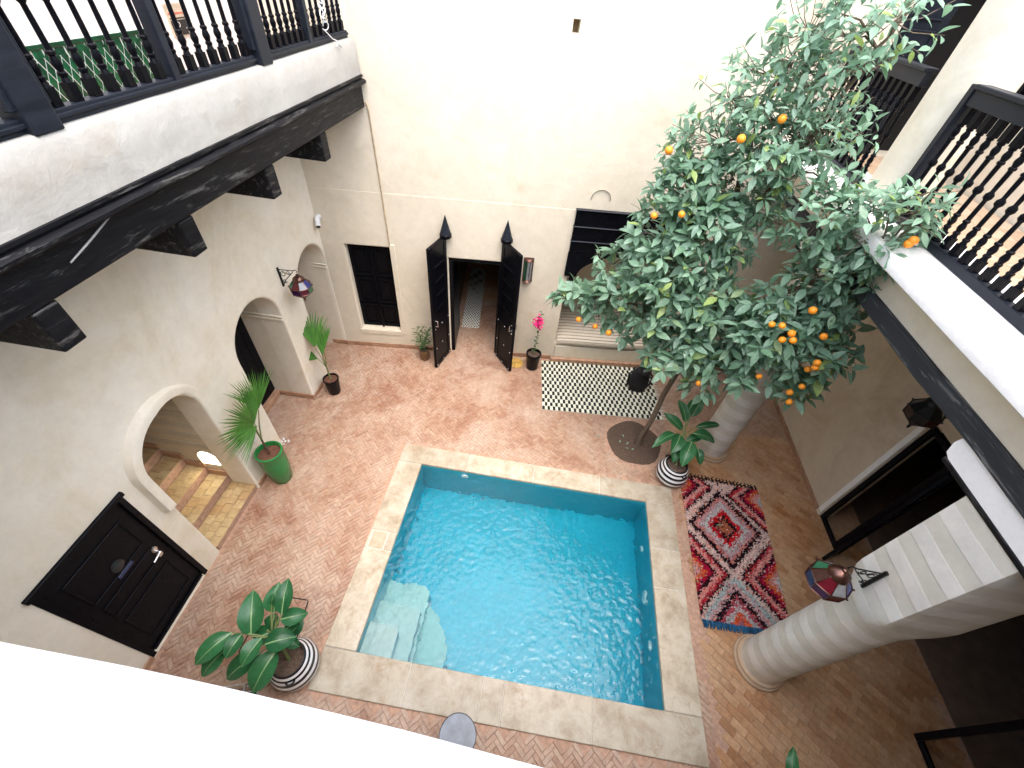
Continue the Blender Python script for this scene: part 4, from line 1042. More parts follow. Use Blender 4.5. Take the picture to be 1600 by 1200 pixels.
# ------------------------------------------------------------------ rugs
def tufts(name, corners, nu, nv, colf, parent, h=0.028, lean=0.5, pillow=False, z0=0.012):
    A, B, Cc, D = [Vector((*c, 0)) for c in corners]; m = MB()
    def P(u, v): return A * ((1 - u) * (1 - v)) + B * (u * (1 - v)) + Cc * (u * v) + D * ((1 - u) * v)
    for j in range(nv):
        for i in range(nu):
            c = colf((i + 0.5) / nu, (j + 0.5) / nv, i, j)
            e = 0.04 if not pillow else -0.03
            q = [P((i - e) / nu, (j - e) / nv), P((i + 1 + e) / nu, (j - e) / nv), P((i + 1 + e) / nu, (j + 1 + e) / nv), P((i - e) / nu, (j + 1 + e) / nv)]
            wv = 0.012 * noise.noise(Vector((q[0].x * 2.5, q[0].y * 2.5, 3)))
            if pillow:
                ins = [P((i + 0.18) / nu, (j + 0.12) / nv), P((i + 0.82) / nu, (j + 0.12) / nv), P((i + 0.82) / nu, (j + 0.88) / nv), P((i + 0.18) / nu, (j + 0.88) / nv)]
                hh = z0 + h * rnd.uniform(0.8, 1.1)
                m.add([p + Vector((0, 0, z0)) for p in q] + [p + Vector((0, 0, hh + wv * 0.3)) for p in ins], [(4, 5, 6, 7), (0, 1, 5, 4), (1, 2, 6, 5), (2, 3, 7, 6), (3, 0, 4, 7)], 0, c)
            else:
                t = P((i + 0.5 + rnd.uniform(-lean, lean)) / nu, (j + 0.5 + rnd.uniform(-lean, lean)) / nv) + Vector((0, 0, z0 + h * rnd.uniform(0.6, 1.2)))
                m.add([p + Vector((0, 0, z0)) for p in q] + [t], [(0, 1, 4), (1, 2, 4), (2, 3, 4), (3, 0, 4)], 0, c)
    o = loc(m.build(name, WOOL, parent), parent); o['kind'] = 'stuff'; return P


def base_sheet(P, parent, col, nm='rug_base', z=0.013):
    m = MB(); n = 12
    r = [P(i / n, 0) for i in range(n + 1)] + [P(1, i / n) for i in range(1, n + 1)] + [P(1 - i / n, 1) for i in range(1, n + 1)] + [P(0, 1 - i / n) for i in range(1, n)]
    k = len(r); m.add([p + Vector((0, 0, 0.002)) for p in r] + [p + Vector((0, 0, z)) for p in r], [tuple(range(k, 2 * k))] + [(i, (i + 1) % k, k + (i + 1) % k, k + i) for i in range(k)], 0, col)
    loc(m.build(nm, WOOL, parent), parent)


cr = empty('checked_rug', (1.4, 6.5, 0.0), 'black and cream checked rug in front of the alcove bench', 'rug')
BLK = lambda: tuple(rnd.uniform(0.012, 0.03) for _ in range(1)) * 3
def chk(u, v, i, j):
    if (i + j) % 2: b = rnd.uniform(0.012, 0.028); return (b, b * 1.05, b * 0.9)
    b = rnd.uniform(0.9, 1.08); return (0.70 * b, 0.70 * b, 0.58 * b)
P = tufts('woven_check', [(0.13, 7.12), (2.58, 7.40), (2.74, 5.90), (0.29, 5.67)], 46, 14, chk, cr, 0.012, 0, True)
base_sheet(P, cr, (0.5, 0.5, 0.42))
for j in range(46):
    v = (j + 0.5) / 46; p = P(1, v); d = Vector((0.08 + rnd.uniform(-0.02, 0.03), rnd.uniform(-0.03, 0.03), 0))
    m = MB().tube([p + Vector((0, 0, 0.012)), p + d * 0.5 + Vector((0, 0, 0.016)), p + d + Vector((0, 0, 0.005))], [0.008, 0.006, 0.003], 5); m.c = [(0.72, 0.70, 0.62)] * len(m.f)
    loc(m.build('fringe', WOOL, cr), cr)

br = empty('shaggy_rug', (3.5, 3.4, 0.0), 'shaggy multicoloured diamond pattern rug beside the pool, under the near column', 'rug')
PALA = [(0.2, (0.42, 0.16, 0.08)), (0.30, (0.02, 0.012, 0.02)), (0.44, (0.55, 0.02, 0.03)), (0.56, (0.50, 0.60, 0.62)), (0.68, (0.48, 0.40, 0.45)), (0.76, (0.62, 0.30, 0.28)), (0.90, (0.02, 0.01, 0.015)), (9, (0.66, 0.58, 0.55))]
PALB = [(0.16, (0.45, 0.60, 0.64)), (0.30, (0.60, 0.36, 0.34)), (0.40, (0.62, 0.17, 0.06)), (0.52, (0.42, 0.012, 0.06)), (0.62, (0.03, 0.01, 0.018)), (0.76, (0.66, 0.36, 0.34)), (0.84, (0.50, 0.05, 0.07)), (0.93, (0.03, 0.012, 0.018)), (9, (0.66, 0.60, 0.57))]
PALC = [(0.18, (0.40, 0.18, 0.26)), (0.36, (0.62, 0.14, 0.06)), (0.5, (0.5, 0.6, 0.64)), (0.62, (0.45, 0.10, 0.14)), (0.75, (0.02, 0.012, 0.02)), (0.88, (0.58, 0.44, 0.46)), (9, (0.40, 0.58, 0.62))]
ANY = [(0.02, 0.01, 0.015), (0.62, 0.4, 0.42), (0.45, 0.02, 0.05), (0.5, 0.6, 0.62), (0.66, 0.6, 0.58), (0.4, 0.2, 0.3), (0.62, 0.2, 0.08)]
CEN = [(0.47, 0.37, 0.50, 0.33, PALA), (0.45, 1.03, 0.5, 0.33, PALC), (-0.06, 0.70, 0.52, 0.33, PALB), (1.02, 0.70, 0.52, 0.33, PALB), (-0.06, 0.06, 0.5, 0.3, PALB), (1.02, 0.10, 0.5, 0.3, PALB), (0.48, -0.26, 0.5, 0.3, PALB)]
def boucher(u, v, i, j):
    if rnd.random() < 0.09: c = rnd.choice(ANY)
    else:
        d, pal = min((((abs(u - a) / sx) + abs(v - b) / sy + rnd.gauss(0, 0.035), p) for a, b, sx, sy, p in CEN), key=lambda t: t[0])
        c = next(c for lim, c in pal if d < lim)
    k = rnd.uniform(0.62, 1.08)
    return (c[0] * k * 1.04, c[1] * k * 0.86, c[2] * k * 0.80)
P = tufts('wool_pile', [(2.91, 4.60), (4.30, 4.56), (4.17, 2.22), (2.90, 2.20)], 72, 130, boucher, br, 0.036, 0.9)
base_sheet(P, br, (0.10, 0.04, 0.05))
for j in range(22):
    u = (j + 0.5) / 22; p = P(u, 0); pts = [p + Vector((0.02 * math.sin(t * 2.2 + j) + rnd.uniform(-0.012, 0.012), 0.10 * t / 5, 0.014 + 0.012 * math.sin(t * 1.5))) for t in range(6)]
    m = MB().tube(pts, [0.014, 0.016, 0.012, 0.015, 0.012, 0.006], 5); m.c = [(0.02, 0.01, 0.014)] * len(m.f)
    loc(m.build('tassel', WOOL, br), br)
for j in range(40):
    u = (j + 0.5) / 40; p = P(u, 1); m = MB().tube([p + Vector((0, 0.01, 0.02)), p + Vector((rnd.uniform(-0.01, 0.01), -0.04, 0.026)), p + Vector((rnd.uniform(-0.015, 0.015), -0.085, 0.008))], [0.018, 0.017, 0.008], 5)
    b = rnd.uniform(0.7, 1.2); m.c = [(0.02 * b, 0.085 * b, 0.17 * b)] * len(m.f)
    loc(m.build('fringe', WOOL, br), br)

# ------------------------------------------------------------------ pots and plants
def pot(name, x, y, prof, mat, label, soil_r, soil_z, grp=None, n=36, extra=None, soilm=SOIL):
    g = empty(name, (x, y, 0), label, 'pot', grp); m = MB()
    o = m.lathe(prof, (0, 0, 0), n, cap=False); m.f.append(list(range(n))[::-1]); m.mi.append(0); m.c.append(None)
    m.build('body', mat, g, 45)
    s = MB(); R_ = 5; ring = []
    for k in range(R_ + 1):
        for i in range(20): a = 2 * math.pi * i / 20; rr = soil_r * k / R_; ring.append((rr * math.cos(a), rr * math.sin(a), soil_z + 0.012 * noise.noise(Vector((rr * 14 + x, a, y)))))
    s.add(ring, [(k * 20 + i, k * 20 + (i + 1) % 20, (k + 1) * 20 + (i + 1) % 20, (k + 1) * 20 + i) for k in range(R_) for i in range(20)]); s.build('soil', soilm, g, 60)
    return g


PEAT = plain('reddish_compost', (0.12, 0.05, 0.03), 0.95, 0, 0.6, 40, 0.9)
pot('tall_planter', -3.86, 3.27, [(0.135, 0.0), (0.15, 0.02), (0.185, 0.35), (0.195, 0.55), (0.19, 0.70), (0.20, 0.72), (0.20, 0.745), (0.175, 0.75), (0.17, 0.66)], plain('green_glaze_pot', (0.012, 0.19, 0.045), 0.25, 0, 0.12, 6), 'tall glossy green planter beside the stair arch', 0.171, 0.665, soilm=PEAT)
pot('round_pot', -3.87, 5.27, [(0.10, 0.0), (0.115, 0.02), (0.14, 0.34), (0.15, 0.36), (0.15, 0.38), (0.13, 0.385), (0.125, 0.34)], BLACK, 'small black pot with a palm between the two far arches', 0.126, 0.345, soilm=PEAT)
pot('round_pot', -2.42, 6.62, [(0.085, 0.0), (0.10, 0.02), (0.115, 0.22), (0.12, 0.26), (0.105, 0.265), (0.10, 0.22)], plain('brown_glaze', (0.13, 0.065, 0.025), 0.3, 0, 0.4), 'small brown glazed pot left of the black gate', 0.101, 0.225)
pot('round_pot', -0.06, 6.87, [(0.11, 0.0), (0.125, 0.02), (0.155, 0.36), (0.165, 0.38), (0.165, 0.42), (0.14, 0.425), (0.135, 0.36)], BLACK, 'black pot with a flowering stem right of the gate', 0.136, 0.365)
STW, STK = plain('white_glaze', (0.72, 0.72, 0.73), 0.2, 0, 0.05), plain('black_glaze', (0.010, 0.011, 0.016), 0.2)


def striped_pot(x, y, label, k=1.0):
    g = empty('striped_pot', (x, y, 0), label, 'pot', 'black and white striped pots')
    zs = [0, 0.03, 0.08, 0.14, 0.20, 0.255, 0.305, 0.35, 0.39, 0.42, 0.45, 0.468]
    rs = [0.16, 0.20, 0.243, 0.272, 0.28, 0.274, 0.262, 0.246, 0.229, 0.214, 0.197, 0.19]
    band = [0, 0, 1, 0, 1, 0, 1, 0, 1, 0, 1]
    m = MB(); n = 40
    fine = []
    for i in range(11):
        m2 = MB().lathe([(rs[i] * k, zs[i] * k), (rs[i + 1] * k, zs[i + 1] * k)], (0, 0, 0), n, cap=False)
        m.add(m2.v, m2.f, band[i])
    m2 = MB().lathe([(0.19 * k, 0.468 * k), (0.178 * k, 0.474 * k), (0.172 * k, 0.40 * k)], (0, 0, 0), n, cap=False); m.add(m2.v, m2.f, 1)
    m.f.append(list(range(n))[::-1]); m.mi.append(1); m.c.append(None)
    o = m.build('body', [STW, STK], g); bm = bmesh.new(); bm.from_mesh(o.data); bmesh.ops.remove_doubles(bm, verts=bm.verts, dist=1e-4); bm.to_mesh(o.data); bm.free()
    o.data.polygons.foreach_set('use_smooth', [True] * len(o.data.polygons)); o.data.set_sharp_from_angle(angle=R(50))
    s = MB().lathe([(0.001, 0.41 * k), (0.09 * k, 0.417 * k), (0.175 * k, 0.41 * k)], (0, 0, 0), 24, cap=False); s.build('soil', SOIL, g, 60)
    for a in (R(-60), R(120)):
        c = Vector((0.222 * k * math.cos(a), 0.222 * k * math.sin(a), 0.405 * k)); tdir = Vector((-math.sin(a), math.cos(a), 0)); od = Vector((math.cos(a), math.sin(a), 0))
        q = MB().tube([c + tdir * (0.045 * math.cos(t)) + od * (0.03 * math.sin(t)) + Vector((0, 0, -0.02 * math.sin(t))) for t in [math.pi * i / 10 for i in range(11)]], 0.011, 8); q.build('handle', STK, g, 60)
    return g


striped_pot(-2.31, 0.80, 'black and white striped pot at the near left corner of the pool', 1.0)
striped_pot(2.70, 4.52, 'black and white striped pot between the tree and the far column', 0.98)


def bigleaf(parent, b, tip, wd, mat=RUBBER, nrm=None, sag=0.12, name='leaf', fold=0.18):
    b, tip = Vector(b), Vector(tip); ax = tip - b; L = ax.length; ax.normalize()
    up = Vector(nrm) if nrm else (Vector(EYE) - b).normalized() * 0.6 + Vector((0, 0, 0.8)) + Vector((rnd.gauss(0, 0.15), rnd.gauss(0, 0.15), 0))
    nn = (up - ax * up.dot(ax)).normalized(); s = ax.cross(nn); m = MB(); K = 8; vs = []
    for k in range(K + 1):
        t = k / K; ww = wd * 0.5 * (math.sin(math.pi * min(1, t * 0.94 + 0.04)) ** 0.75) * (1.08 - 0.25 * t) if 0 < k < K else 0.002
        c = b + ax * (L * t) + nn * (L * sag * (math.sin(math.pi * t) - 0.9 * t * t))
        wav = 0.012 * math.sin(t * 9 + L * 40)
        vs += [c - s * ww + nn * (ww * fold * 2 + wav), c - s * ww * 0.5 + nn * (ww * fold * 0.7), c, c + s * ww * 0.5 + nn * (ww * fold * 0.7), c + s * ww + nn * (ww * fold * 2 - wav)]
    m.add(vs, [(k * 5 + i, k * 5 + i + 1, (k + 1) * 5 + i + 1, (k + 1) * 5 + i) for k in range(K) for i in range(4)], 0)
    rb = []
    for k in range(K + 1):
        t = k / K; c = b + ax * (L * t) + nn * (L * sag * (math.sin(math.pi * t) - 0.9 * t * t) + 0.0035); w_ = wd * 0.034 * (1 - 0.8 * t) + 0.001
        rb += [c - s * w_, c + nn * 0.003, c + s * w_]
    m.add(rb, [(k * 3 + i, k * 3 + i + 1, (k + 1) * 3 + i + 1, (k + 1) * 3 + i) for k in range(K) for i in range(2)], 1)
    o = loc(m.build(name, [mat, RIB], parent, 60), parent)
    return o


def rubber(x, y, z0, leaves, label, top, pxm):
    g = empty('rubber_plant', (x, y, z0), label, 'plant', 'broad leaved plants in striped pots'); base = Vector((x, y, z0)); top = Vector(top)
    q = MB().tube([base + Vector((0, 0, -0.03)), base.lerp(top, 0.5) + Vector((0.02, 0.01, 0)), top], [0.02, 0.017, 0.01], 8); loc(q.build('stem', STEM, g, 60), g)
    for (bx, by, zb, tx, ty, zt, wpx) in leaves:
        b = at_z(bx, by, zb); t = at_z(tx, ty, zt)
        k = min(1.0, max(0.15, (zb - z0) / max(0.1, top.z - z0))); sp = base.lerp(top, k * 0.8)
        q = MB().tube([sp, sp.lerp(b, 0.55) + Vector((0, 0, 0.03)), b], [0.009, 0.008, 0.007], 6); loc(q.build('petiole', STEM, g, 60), g)
        bigleaf(g, b, t, 1.22 * wpx / pxm)
    return g


LV = [(392, 994, 0.98, 395, 922, 1.15, 31), (440, 960, 1.10, 450, 903, 1.25, 23), (428, 957, 1.08, 435, 911, 1.25, 28), (438, 968, 1.05, 481, 958, 1.02, 22), (414, 1007, 0.98, 463, 994, 0.95, 29), (428, 986, 0.92, 394, 1000, 0.90, 24),
      (362, 988, 1.00, 302, 1039, 0.98, 26), (356, 1012, 0.88, 312, 1058, 0.80, 24), (378, 990, 1.02, 351, 1029, 1.02, 20), (408, 997, 1.05, 376, 1042, 1.05, 22), (408, 1019, 0.85, 350, 1062, 0.75, 27), (433, 1014, 0.85, 391, 1085, 0.72, 32),
      (455, 990, 0.72, 473, 969, 0.78, 20), (433, 958, 0.95, 420, 987, 0.85, 20), (445, 984, 0.88, 471, 968, 0.92, 14), (445, 1000, 0.65, 468, 1010, 0.6, 16), (425, 944, 1.16, 428, 928, 1.28, 10)]
top = at_z(418, 985, 1.05)
rubber(-2.31, 0.80, 0.42, LV, 'broad leaved plant with large leaning green leaves in the near striped pot', top, 141)
LV2 = [(1066, 672, 0.85, 1039, 645, 1.05, 15), (1072, 660, 0.95, 1062, 624, 1.2, 16), (1080, 652, 0.98, 1098, 620, 1.2, 16), (1086, 668, 0.88, 1127, 663, 0.92, 12), (1082, 677, 0.85, 1119, 690, 0.75, 20), (1056, 678, 0.82, 1020, 696, 0.8, 16), (1063, 679, 0.82, 1050, 707, 0.75, 22),
       (1081, 690, 0.78, 1066, 728, 0.62, 23), (1090, 700, 0.72, 1095, 726, 0.6, 14), (1073, 650, 0.98, 1085, 622, 1.15, 12), (1058, 700, 0.6, 1052, 722, 0.5, 14), (1070, 690, 0.7, 1100, 680, 0.75, 14)]
rubber(2.70, 4.52, 0.41, LV2, 'dark glossy rubber plant in the striped pot at the foot of the far column', at_z(1073, 655, 1.0), 108)


def fan(g, hub, axis, nrm, L, n=26, spread=2.6, name='frond', mat=PALML):
    hub, ax = Vector(hub), Vector(axis).normalized(); nn = Vector(nrm); nn = (nn - ax * nn.dot(ax)).normalized(); s = ax.cross(nn); m = MB()
    for i in range(n):
        a = -spread / 2 + spread * (i + 0.5) / n; d = ax * math.cos(a) + s * math.sin(a); sd = d.cross(nn)
        l = L * (0.78 + 0.22 * math.cos(a * 0.8)) * rnd.uniform(0.88, 1.08); w0 = L * spread / n * 0.30; droop = rnd.uniform(0.02, 0.16)
        vs = []
        for t, ww in ((0.02, 0.1), (0.35, 0.95), (0.62, 0.8), (0.85, 0.4), (1.0, 0.03)):
            c = hub + d * (l * t) - Vector((0, 0, 1)) * (l * droop * t * t * t) + nn * (0.10 * l * t * (1 - t))
            vs += [c - sd * (w0 * ww), c + nn * (w0 * 0.55 * ww), c + sd * (w0 * ww)]
        m.add(vs, [(k * 3 + j, k * 3 + j + 1, (k + 1) * 3 + j + 1, (k + 1) * 3 + j) for k in range(4) for j in range(2)])
    return loc(m.build(name, mat, g), g)


pg = empty('fan_palm', (-3.86, 3.27, 0.66), 'young fan palm with two wide fronds in the green planter', 'plant')
hub1, hub2 = at_x(398, 662, -3.86), at_x(404, 640, -3.84)
crown = Vector((-3.93, 3.33, 0.95))
loc(MB().tube([(-3.86, 3.27, 0.62), (-3.89, 3.29, 0.8), crown], [0.02, 0.018, 0.014], 8).build('stem', plain('brown_stem', (0.07, 0.035, 0.02), 0.7), pg, 60), pg)
for h_ in (hub1, hub2, crown + Vector((-0.05, 0.05, 0.5))):
    loc(MB().tube([crown, crown.lerp(h_, 0.5) + Vector((0.01, -0.02, 0.03)), h_], [0.012, 0.009, 0.006], 6).build('petiole', STEM, pg, 60), pg)
cd = lambda p, h_: (Vector(EYE) - h_).normalized()
fan(pg, hub1, (0.0, -0.42, 0.9), (1, -0.15, 0.25), 0.74, 36, 2.3)
fan(pg, hub2, (0.0, 0.16, 1.0), (1, -0.35, 0.2), 0.70, 24, 1.15)
fan(pg, hub1 + Vector((0.05, -0.02, 0.0)), (0.08, -1.0, 0.25), (1, 0.0, 0.6), 0.62, 12, 0.8)
pg = empty('fan_palm', (-3.87, 5.27, 0.35), 'slim palm with narrow upright fronds in the small black pot', 'plant')
cr_ = Vector((-3.90, 5.30, 0.62))
loc(MB().tube([(-3.87, 5.27, 0.32), cr_], [0.016, 0.012], 8).build('stem', STEM, pg, 60), pg)
for (hx, hy, hz, tx, ty, tz, L_, n_, sp_) in ((492, 543, 1.15, 483, 500, 1.5, 0.60, 14, 0.9), (504, 556, 1.0, 500, 520, 1.3, 0.52, 10, 0.6), (497, 561, 0.8, 472, 552, 0.9, 0.42, 9, 0.9), (506, 548, 1.05, 505, 512, 1.4, 0.42, 8, 0.5)):
    h_ = at_z(hx, hy, hz); loc(MB().tube([cr_, cr_.lerp(h_, 0.5) + Vector((0.01, 0, 0.02)), h_], [0.009, 0.007, 0.005], 6).build('petiole', STEM, pg, 60), pg)
    fan(pg, h_, at_z(tx, ty, tz) - h_, cd(0, h_) + Vector((0.1, 0.0, 0.1)), L_ * 1.2, n_, sp_ * 1.15)


def sprig(m, b, d, L, n, lw, mi=0):
    b, d = Vector(b), Vector(d).normalized()
    for i in range(n):
        t = (i + 0.6) / n; p = b + d * (L * t); a = i * 2.4 + rnd.uniform(-0.4, 0.4); ref = d.orthogonal().normalized(); q = d.cross(ref)
        ld = (d * rnd.uniform(0.3, 0.8) + (ref * math.cos(a) + q * math.sin(a))).normalized(); s = ld.cross(Vector((0, 0, 1))); s = s.normalized() if s.length > 0.01 else ref
        l = lw[0] * rnd.uniform(0.7, 1.2); w_ = lw[1]
        m.add([p, p + ld * l * 0.45 - s * w_ * 0.5, p + ld * l - Vector((0, 0, l * 0.2)), p + ld * l * 0.45 + s * w_ * 0.5], [(0, 1, 2), (0, 2, 3)], mi)


og = empty('oleander', (-2.42, 6.62, 0.22), 'small leafy oleander in the brown pot left of the gate', 'plant')
m, st_ = MB(), MB()
for k in range(11):
    a = k * 2.4; tp = Vector((-2.44 + 0.14 * math.cos(a), 6.62 + 0.12 * math.sin(a), rnd.uniform(0.5, 0.85))); b0 = Vector((-2.42, 6.62, 0.2)); st_.tube([b0, b0.lerp(tp, 0.5) + Vector((0, 0, 0.05)), tp], 0.005, 5)
    sprig(m, b0.lerp(tp, 0.35), tp - b0, (tp - b0).length * 0.75, 11, (0.13, 0.026))
q = loc(m.build('foliage', OLEAF, og), og); q['kind'] = 'stuff'; loc(st_.build('stem', STEM, og, 60), og)
og = empty('bougainvillea', (-0.06, 6.87, 0.36), 'thin stem with a magenta flower head in the black pot right of the gate', 'plant')
m, st_ = MB(), MB(); pts = [Vector((-0.06, 6.87, 0.34)), Vector((-0.05, 6.89, 0.7)), Vector((-0.03, 6.92, 1.05)), Vector((-0.03, 6.95, 1.42))]
st_.tube(pts, [0.008, 0.007, 0.006, 0.004], 6)
for a, b in zip(pts[:-1], pts[1:]): sprig(m, a.lerp(b, 0.2), b - a, (b - a).length, 8, (0.075, 0.05))
q = loc(m.build('foliage', OLEAF, og), og); q['kind'] = 'stuff'; loc(st_.build('stem', STEM, og, 60), og)
m = MB()
for k in range(46):
    c = Vector((-0.045, 6.91, 1.22)) + Vector((rnd.gauss(0, 0.05), rnd.gauss(0, 0.045), rnd.gauss(0, 0.05))); sprig(m, c, (rnd.gauss(0, 1), rnd.gauss(0, 1), rnd.gauss(0.5, 1)), 0.03, 3, (0.055, 0.05))
loc(m.build('flower_head', PINK, og), og)

# ------------------------------------------------------------------ other small things
dish = empty('straw_mat', (-0.42, 6.92, 0.004), 'round yellow straw mat on the floor beside the right gate leaf', 'mat')
m = MB()
for k in range(9): m.tube([(0.018 * (k + 0.5) * math.cos(t), 0.018 * (k + 0.5) * math.sin(t), 0.008) for t in [2 * math.pi * i / 24 for i in range(25)]], 0.0088, 5, cap=False)
m.build('woven_ring', plain('straw', (0.50, 0.32, 0.08), 0.8), dish)
bg = empty('black_bag', (2.25, 6.72, 0), 'soft black bag with a shiny round flap standing on the checked rug', 'bag')
FAB = plain('black_fabric', (0.008, 0.008, 0.01), 0.85, 0, 0.4, 30, 0.5)
m = MB(); n = 28; vs = []
for i in range(13):
    t = i / 12; z = 0.02 + 0.52 * t; hw = 0.21 * (1 - 0.25 * t ** 3) * (math.sin(math.pi * (0.12 + 0.85 * t)) ** 0.3); hd = 0.15 * (1 - 0.25 * t)
    for p in superell(0, 0.03 * t, hw, hd, 3, z, n): vs.append(Vector(p) + Vector((1, 1, 0)) * 0.014 * noise.noise(Vector(p) * 9))
m.add(vs, [(i * n + k, i * n + (k + 1) % n, (i + 1) * n + (k + 1) % n, (i + 1) * n + k) for i in range(12) for k in range(n)] + [tuple(12 * n + k for k in range(n)), tuple(range(n))[::-1]])
m.build('body', FAB, bg, 60)
m = MB().ball((0.05, -0.02, 0.53), 0.13, 16, 0, 0.75); m.build('flap', plain('shiny_black_nylon', (0.01, 0.01, 0.014), 0.25), bg, 60)
for sx in (-1, 1):
    m = MB().tube([(0.14 * sx, 0.10, 0.5), (0.24 * sx, 0.02, 0.38), (0.23 * sx, -0.03, 0.2), (0.2 * sx, 0.02, 0.06)], 0.022, 8); m.build('strap', FAB, bg, 60)
m = MB().tube([(-0.07, 0.06, 0.53), (-0.06, 0.06, 0.6), (0.02, 0.06, 0.6), (0.03, 0.06, 0.53)], 0.012, 8); m.build('grab_handle', FAB, bg, 60)
c = at_z(715, 1150, 0.62)
tb = empty('side_table', (c.x, c.y, 0), 'small round grey topped side table beside the pool below the parapet', 'table')
m = MB().lathe([(0.001, 0.60), (0.185, 0.60), (0.19, 0.61), (0.19, 0.618), (0.001, 0.62)], (0, 0, 0), 40, cap=False); m.build('table_top', plain('grey_blue_stone', (0.13, 0.155, 0.19), 0.35, 0, 0.4, 7), tb, 40)
m = MB().lathe([(0.196, 0.595), (0.198, 0.60), (0.198, 0.622), (0.1905, 0.623), (0.1905, 0.595)], (0, 0, 0), 40, cap=False); m.build('rim', IRON, tb, 40)
for k in range(3):
    a = 2.1 * k; m = MB().tube([(0.16 * math.cos(a), 0.16 * math.sin(a), 0.6), (0.05 * math.cos(a), 0.05 * math.sin(a), 0.3), (0.17 * math.cos(a), 0.17 * math.sin(a), 0.0)], 0.009, 8); m.build('leg', IRON, tb, 60)
# floor hatch outline
hc = [at_z(*p, 0.0) for p in ((424, 929), (482, 938), (452, 1036), (372, 1020))]
hb = empty('floor_hatch', sum(hc, Vector()) / 4, 'thin dark metal frame of a bricked floor hatch behind the near plant', 'hatch')
for i in range(4):
    a, b = hc[i], hc[(i + 1) % 4]; u = b - a; fr = Fr(a, u, (-u.y, u.x, 0)); L_ = u.length
    loc(MB().box((0.007, -0.007, -0.01), (L_ - 0.007, 0.007, 0.004), fr=fr).build('frame_bar', IRON, hb), hb)
# glass lantern box by the near plant
c = at_z(361, 1092, 0.40); gl = empty('glass_lantern', (c.x, c.y, 0), 'steel framed glass candle lantern half hidden by the parapet beside the near plant', 'lantern'); gl.rotation_euler.z = R(18)
h_ = 0.12
for sx in (-1, 1):
    for sy in (-1, 1): MB().box((sx * h_ - 0.01, sy * h_ - 0.01, 0), (sx * h_ + 0.01, sy * h_ + 0.01, 0.40)).build('post', STEEL, gl, bevel=0.003)
for z in (0.0, 0.40):
    for sx in (-1, 1):
        MB().box((sx * h_ - 0.009, -h_ + 0.011, z), (sx * h_ + 0.009, h_ - 0.011, z + 0.02)).build('rail', STEEL, gl, bevel=0.003); MB().box((-h_ + 0.011, sx * h_ - 0.009, z), (h_ - 0.011, sx * h_ + 0.009, z + 0.02)).build('rail', STEEL, gl, bevel=0.003)
for sx in (-1, 1):
    MB().box((sx * h_ - 0.002, -h_ + 0.01, 0.02), (sx * h_ + 0.002, h_ - 0.01, 0.40)).build('pane', GLASS, gl); MB().box((-h_ + 0.01, sx * h_ - 0.002, 0.02), (h_ - 0.01, sx * h_ + 0.002, 0.40)).build('pane', GLASS, gl)
MB().box((-h_ + 0.01, -h_ + 0.01, 0.0), (h_ - 0.01, h_ - 0.01, 0.012)).build('base', IRON, gl)
MB().lathe([(0.045, 0.012), (0.045, 0.15), (0.002, 0.152)], (0, 0, 0), 16).build('candle', PLASTIC, gl, 40)
# plant at the lower edge: only a leaf tip shows
bp_ = at_z(1236, 1240, 0.8); pot('round_pot', bp_.x + 0.05, bp_.y - 0.1, [(0.13, 0), (0.15, 0.02), (0.18, 0.32), (0.17, 0.325), (0.165, 0.28)], BLACK, 'black pot below the bottom edge under the tip of a green leaf', 0.166, 0.285)
g = empty('leafy_plant', (bp_.x + 0.05, bp_.y - 0.1, 0.28), 'plant of which one green leaf tip shows at the bottom edge right of the pool', 'plant')
b0 = Vector((bp_.x + 0.05, bp_.y - 0.1, 0.26)); tips = [at_z(1240, 1167, 0.95), b0 + Vector((0.3, -0.1, 0.4)), b0 + Vector((-0.25, -0.2, 0.4)), b0 + Vector((0.05, -0.35, 0.45)), b0 + Vector((0.3, -0.3, 0.25))]
for k, t_ in enumerate(tips):
    b1 = at_z(1236, 1222, 0.85) if k == 0 else b0.lerp(t_, 0.45) + Vector((0, 0, 0.1))
    loc(MB().tube([b0, b0.lerp(b1, 0.6) + Vector((0, 0, 0.05)), b1], 0.008, 6).build('petiole', STEM, g, 60), g)
    bigleaf(g, b1, t_, 0.13 if k else 0.12)
# scrap of white paper behind the green planter
m = MB()
for k in range(9): p = at_z(444, 694, 0.02) + Vector((rnd.uniform(-0.10, 0.10), rnd.uniform(-0.08, 0.08), 0.0)); sprig(m, p, (rnd.gauss(0, 1), rnd.gauss(0, 1), 0.6), 0.03, 2, (0.07, 0.05))
tag(m.build('torn_paper', PLASTIC), 'scraps of white paper on the floor behind the green planter', 'paper')

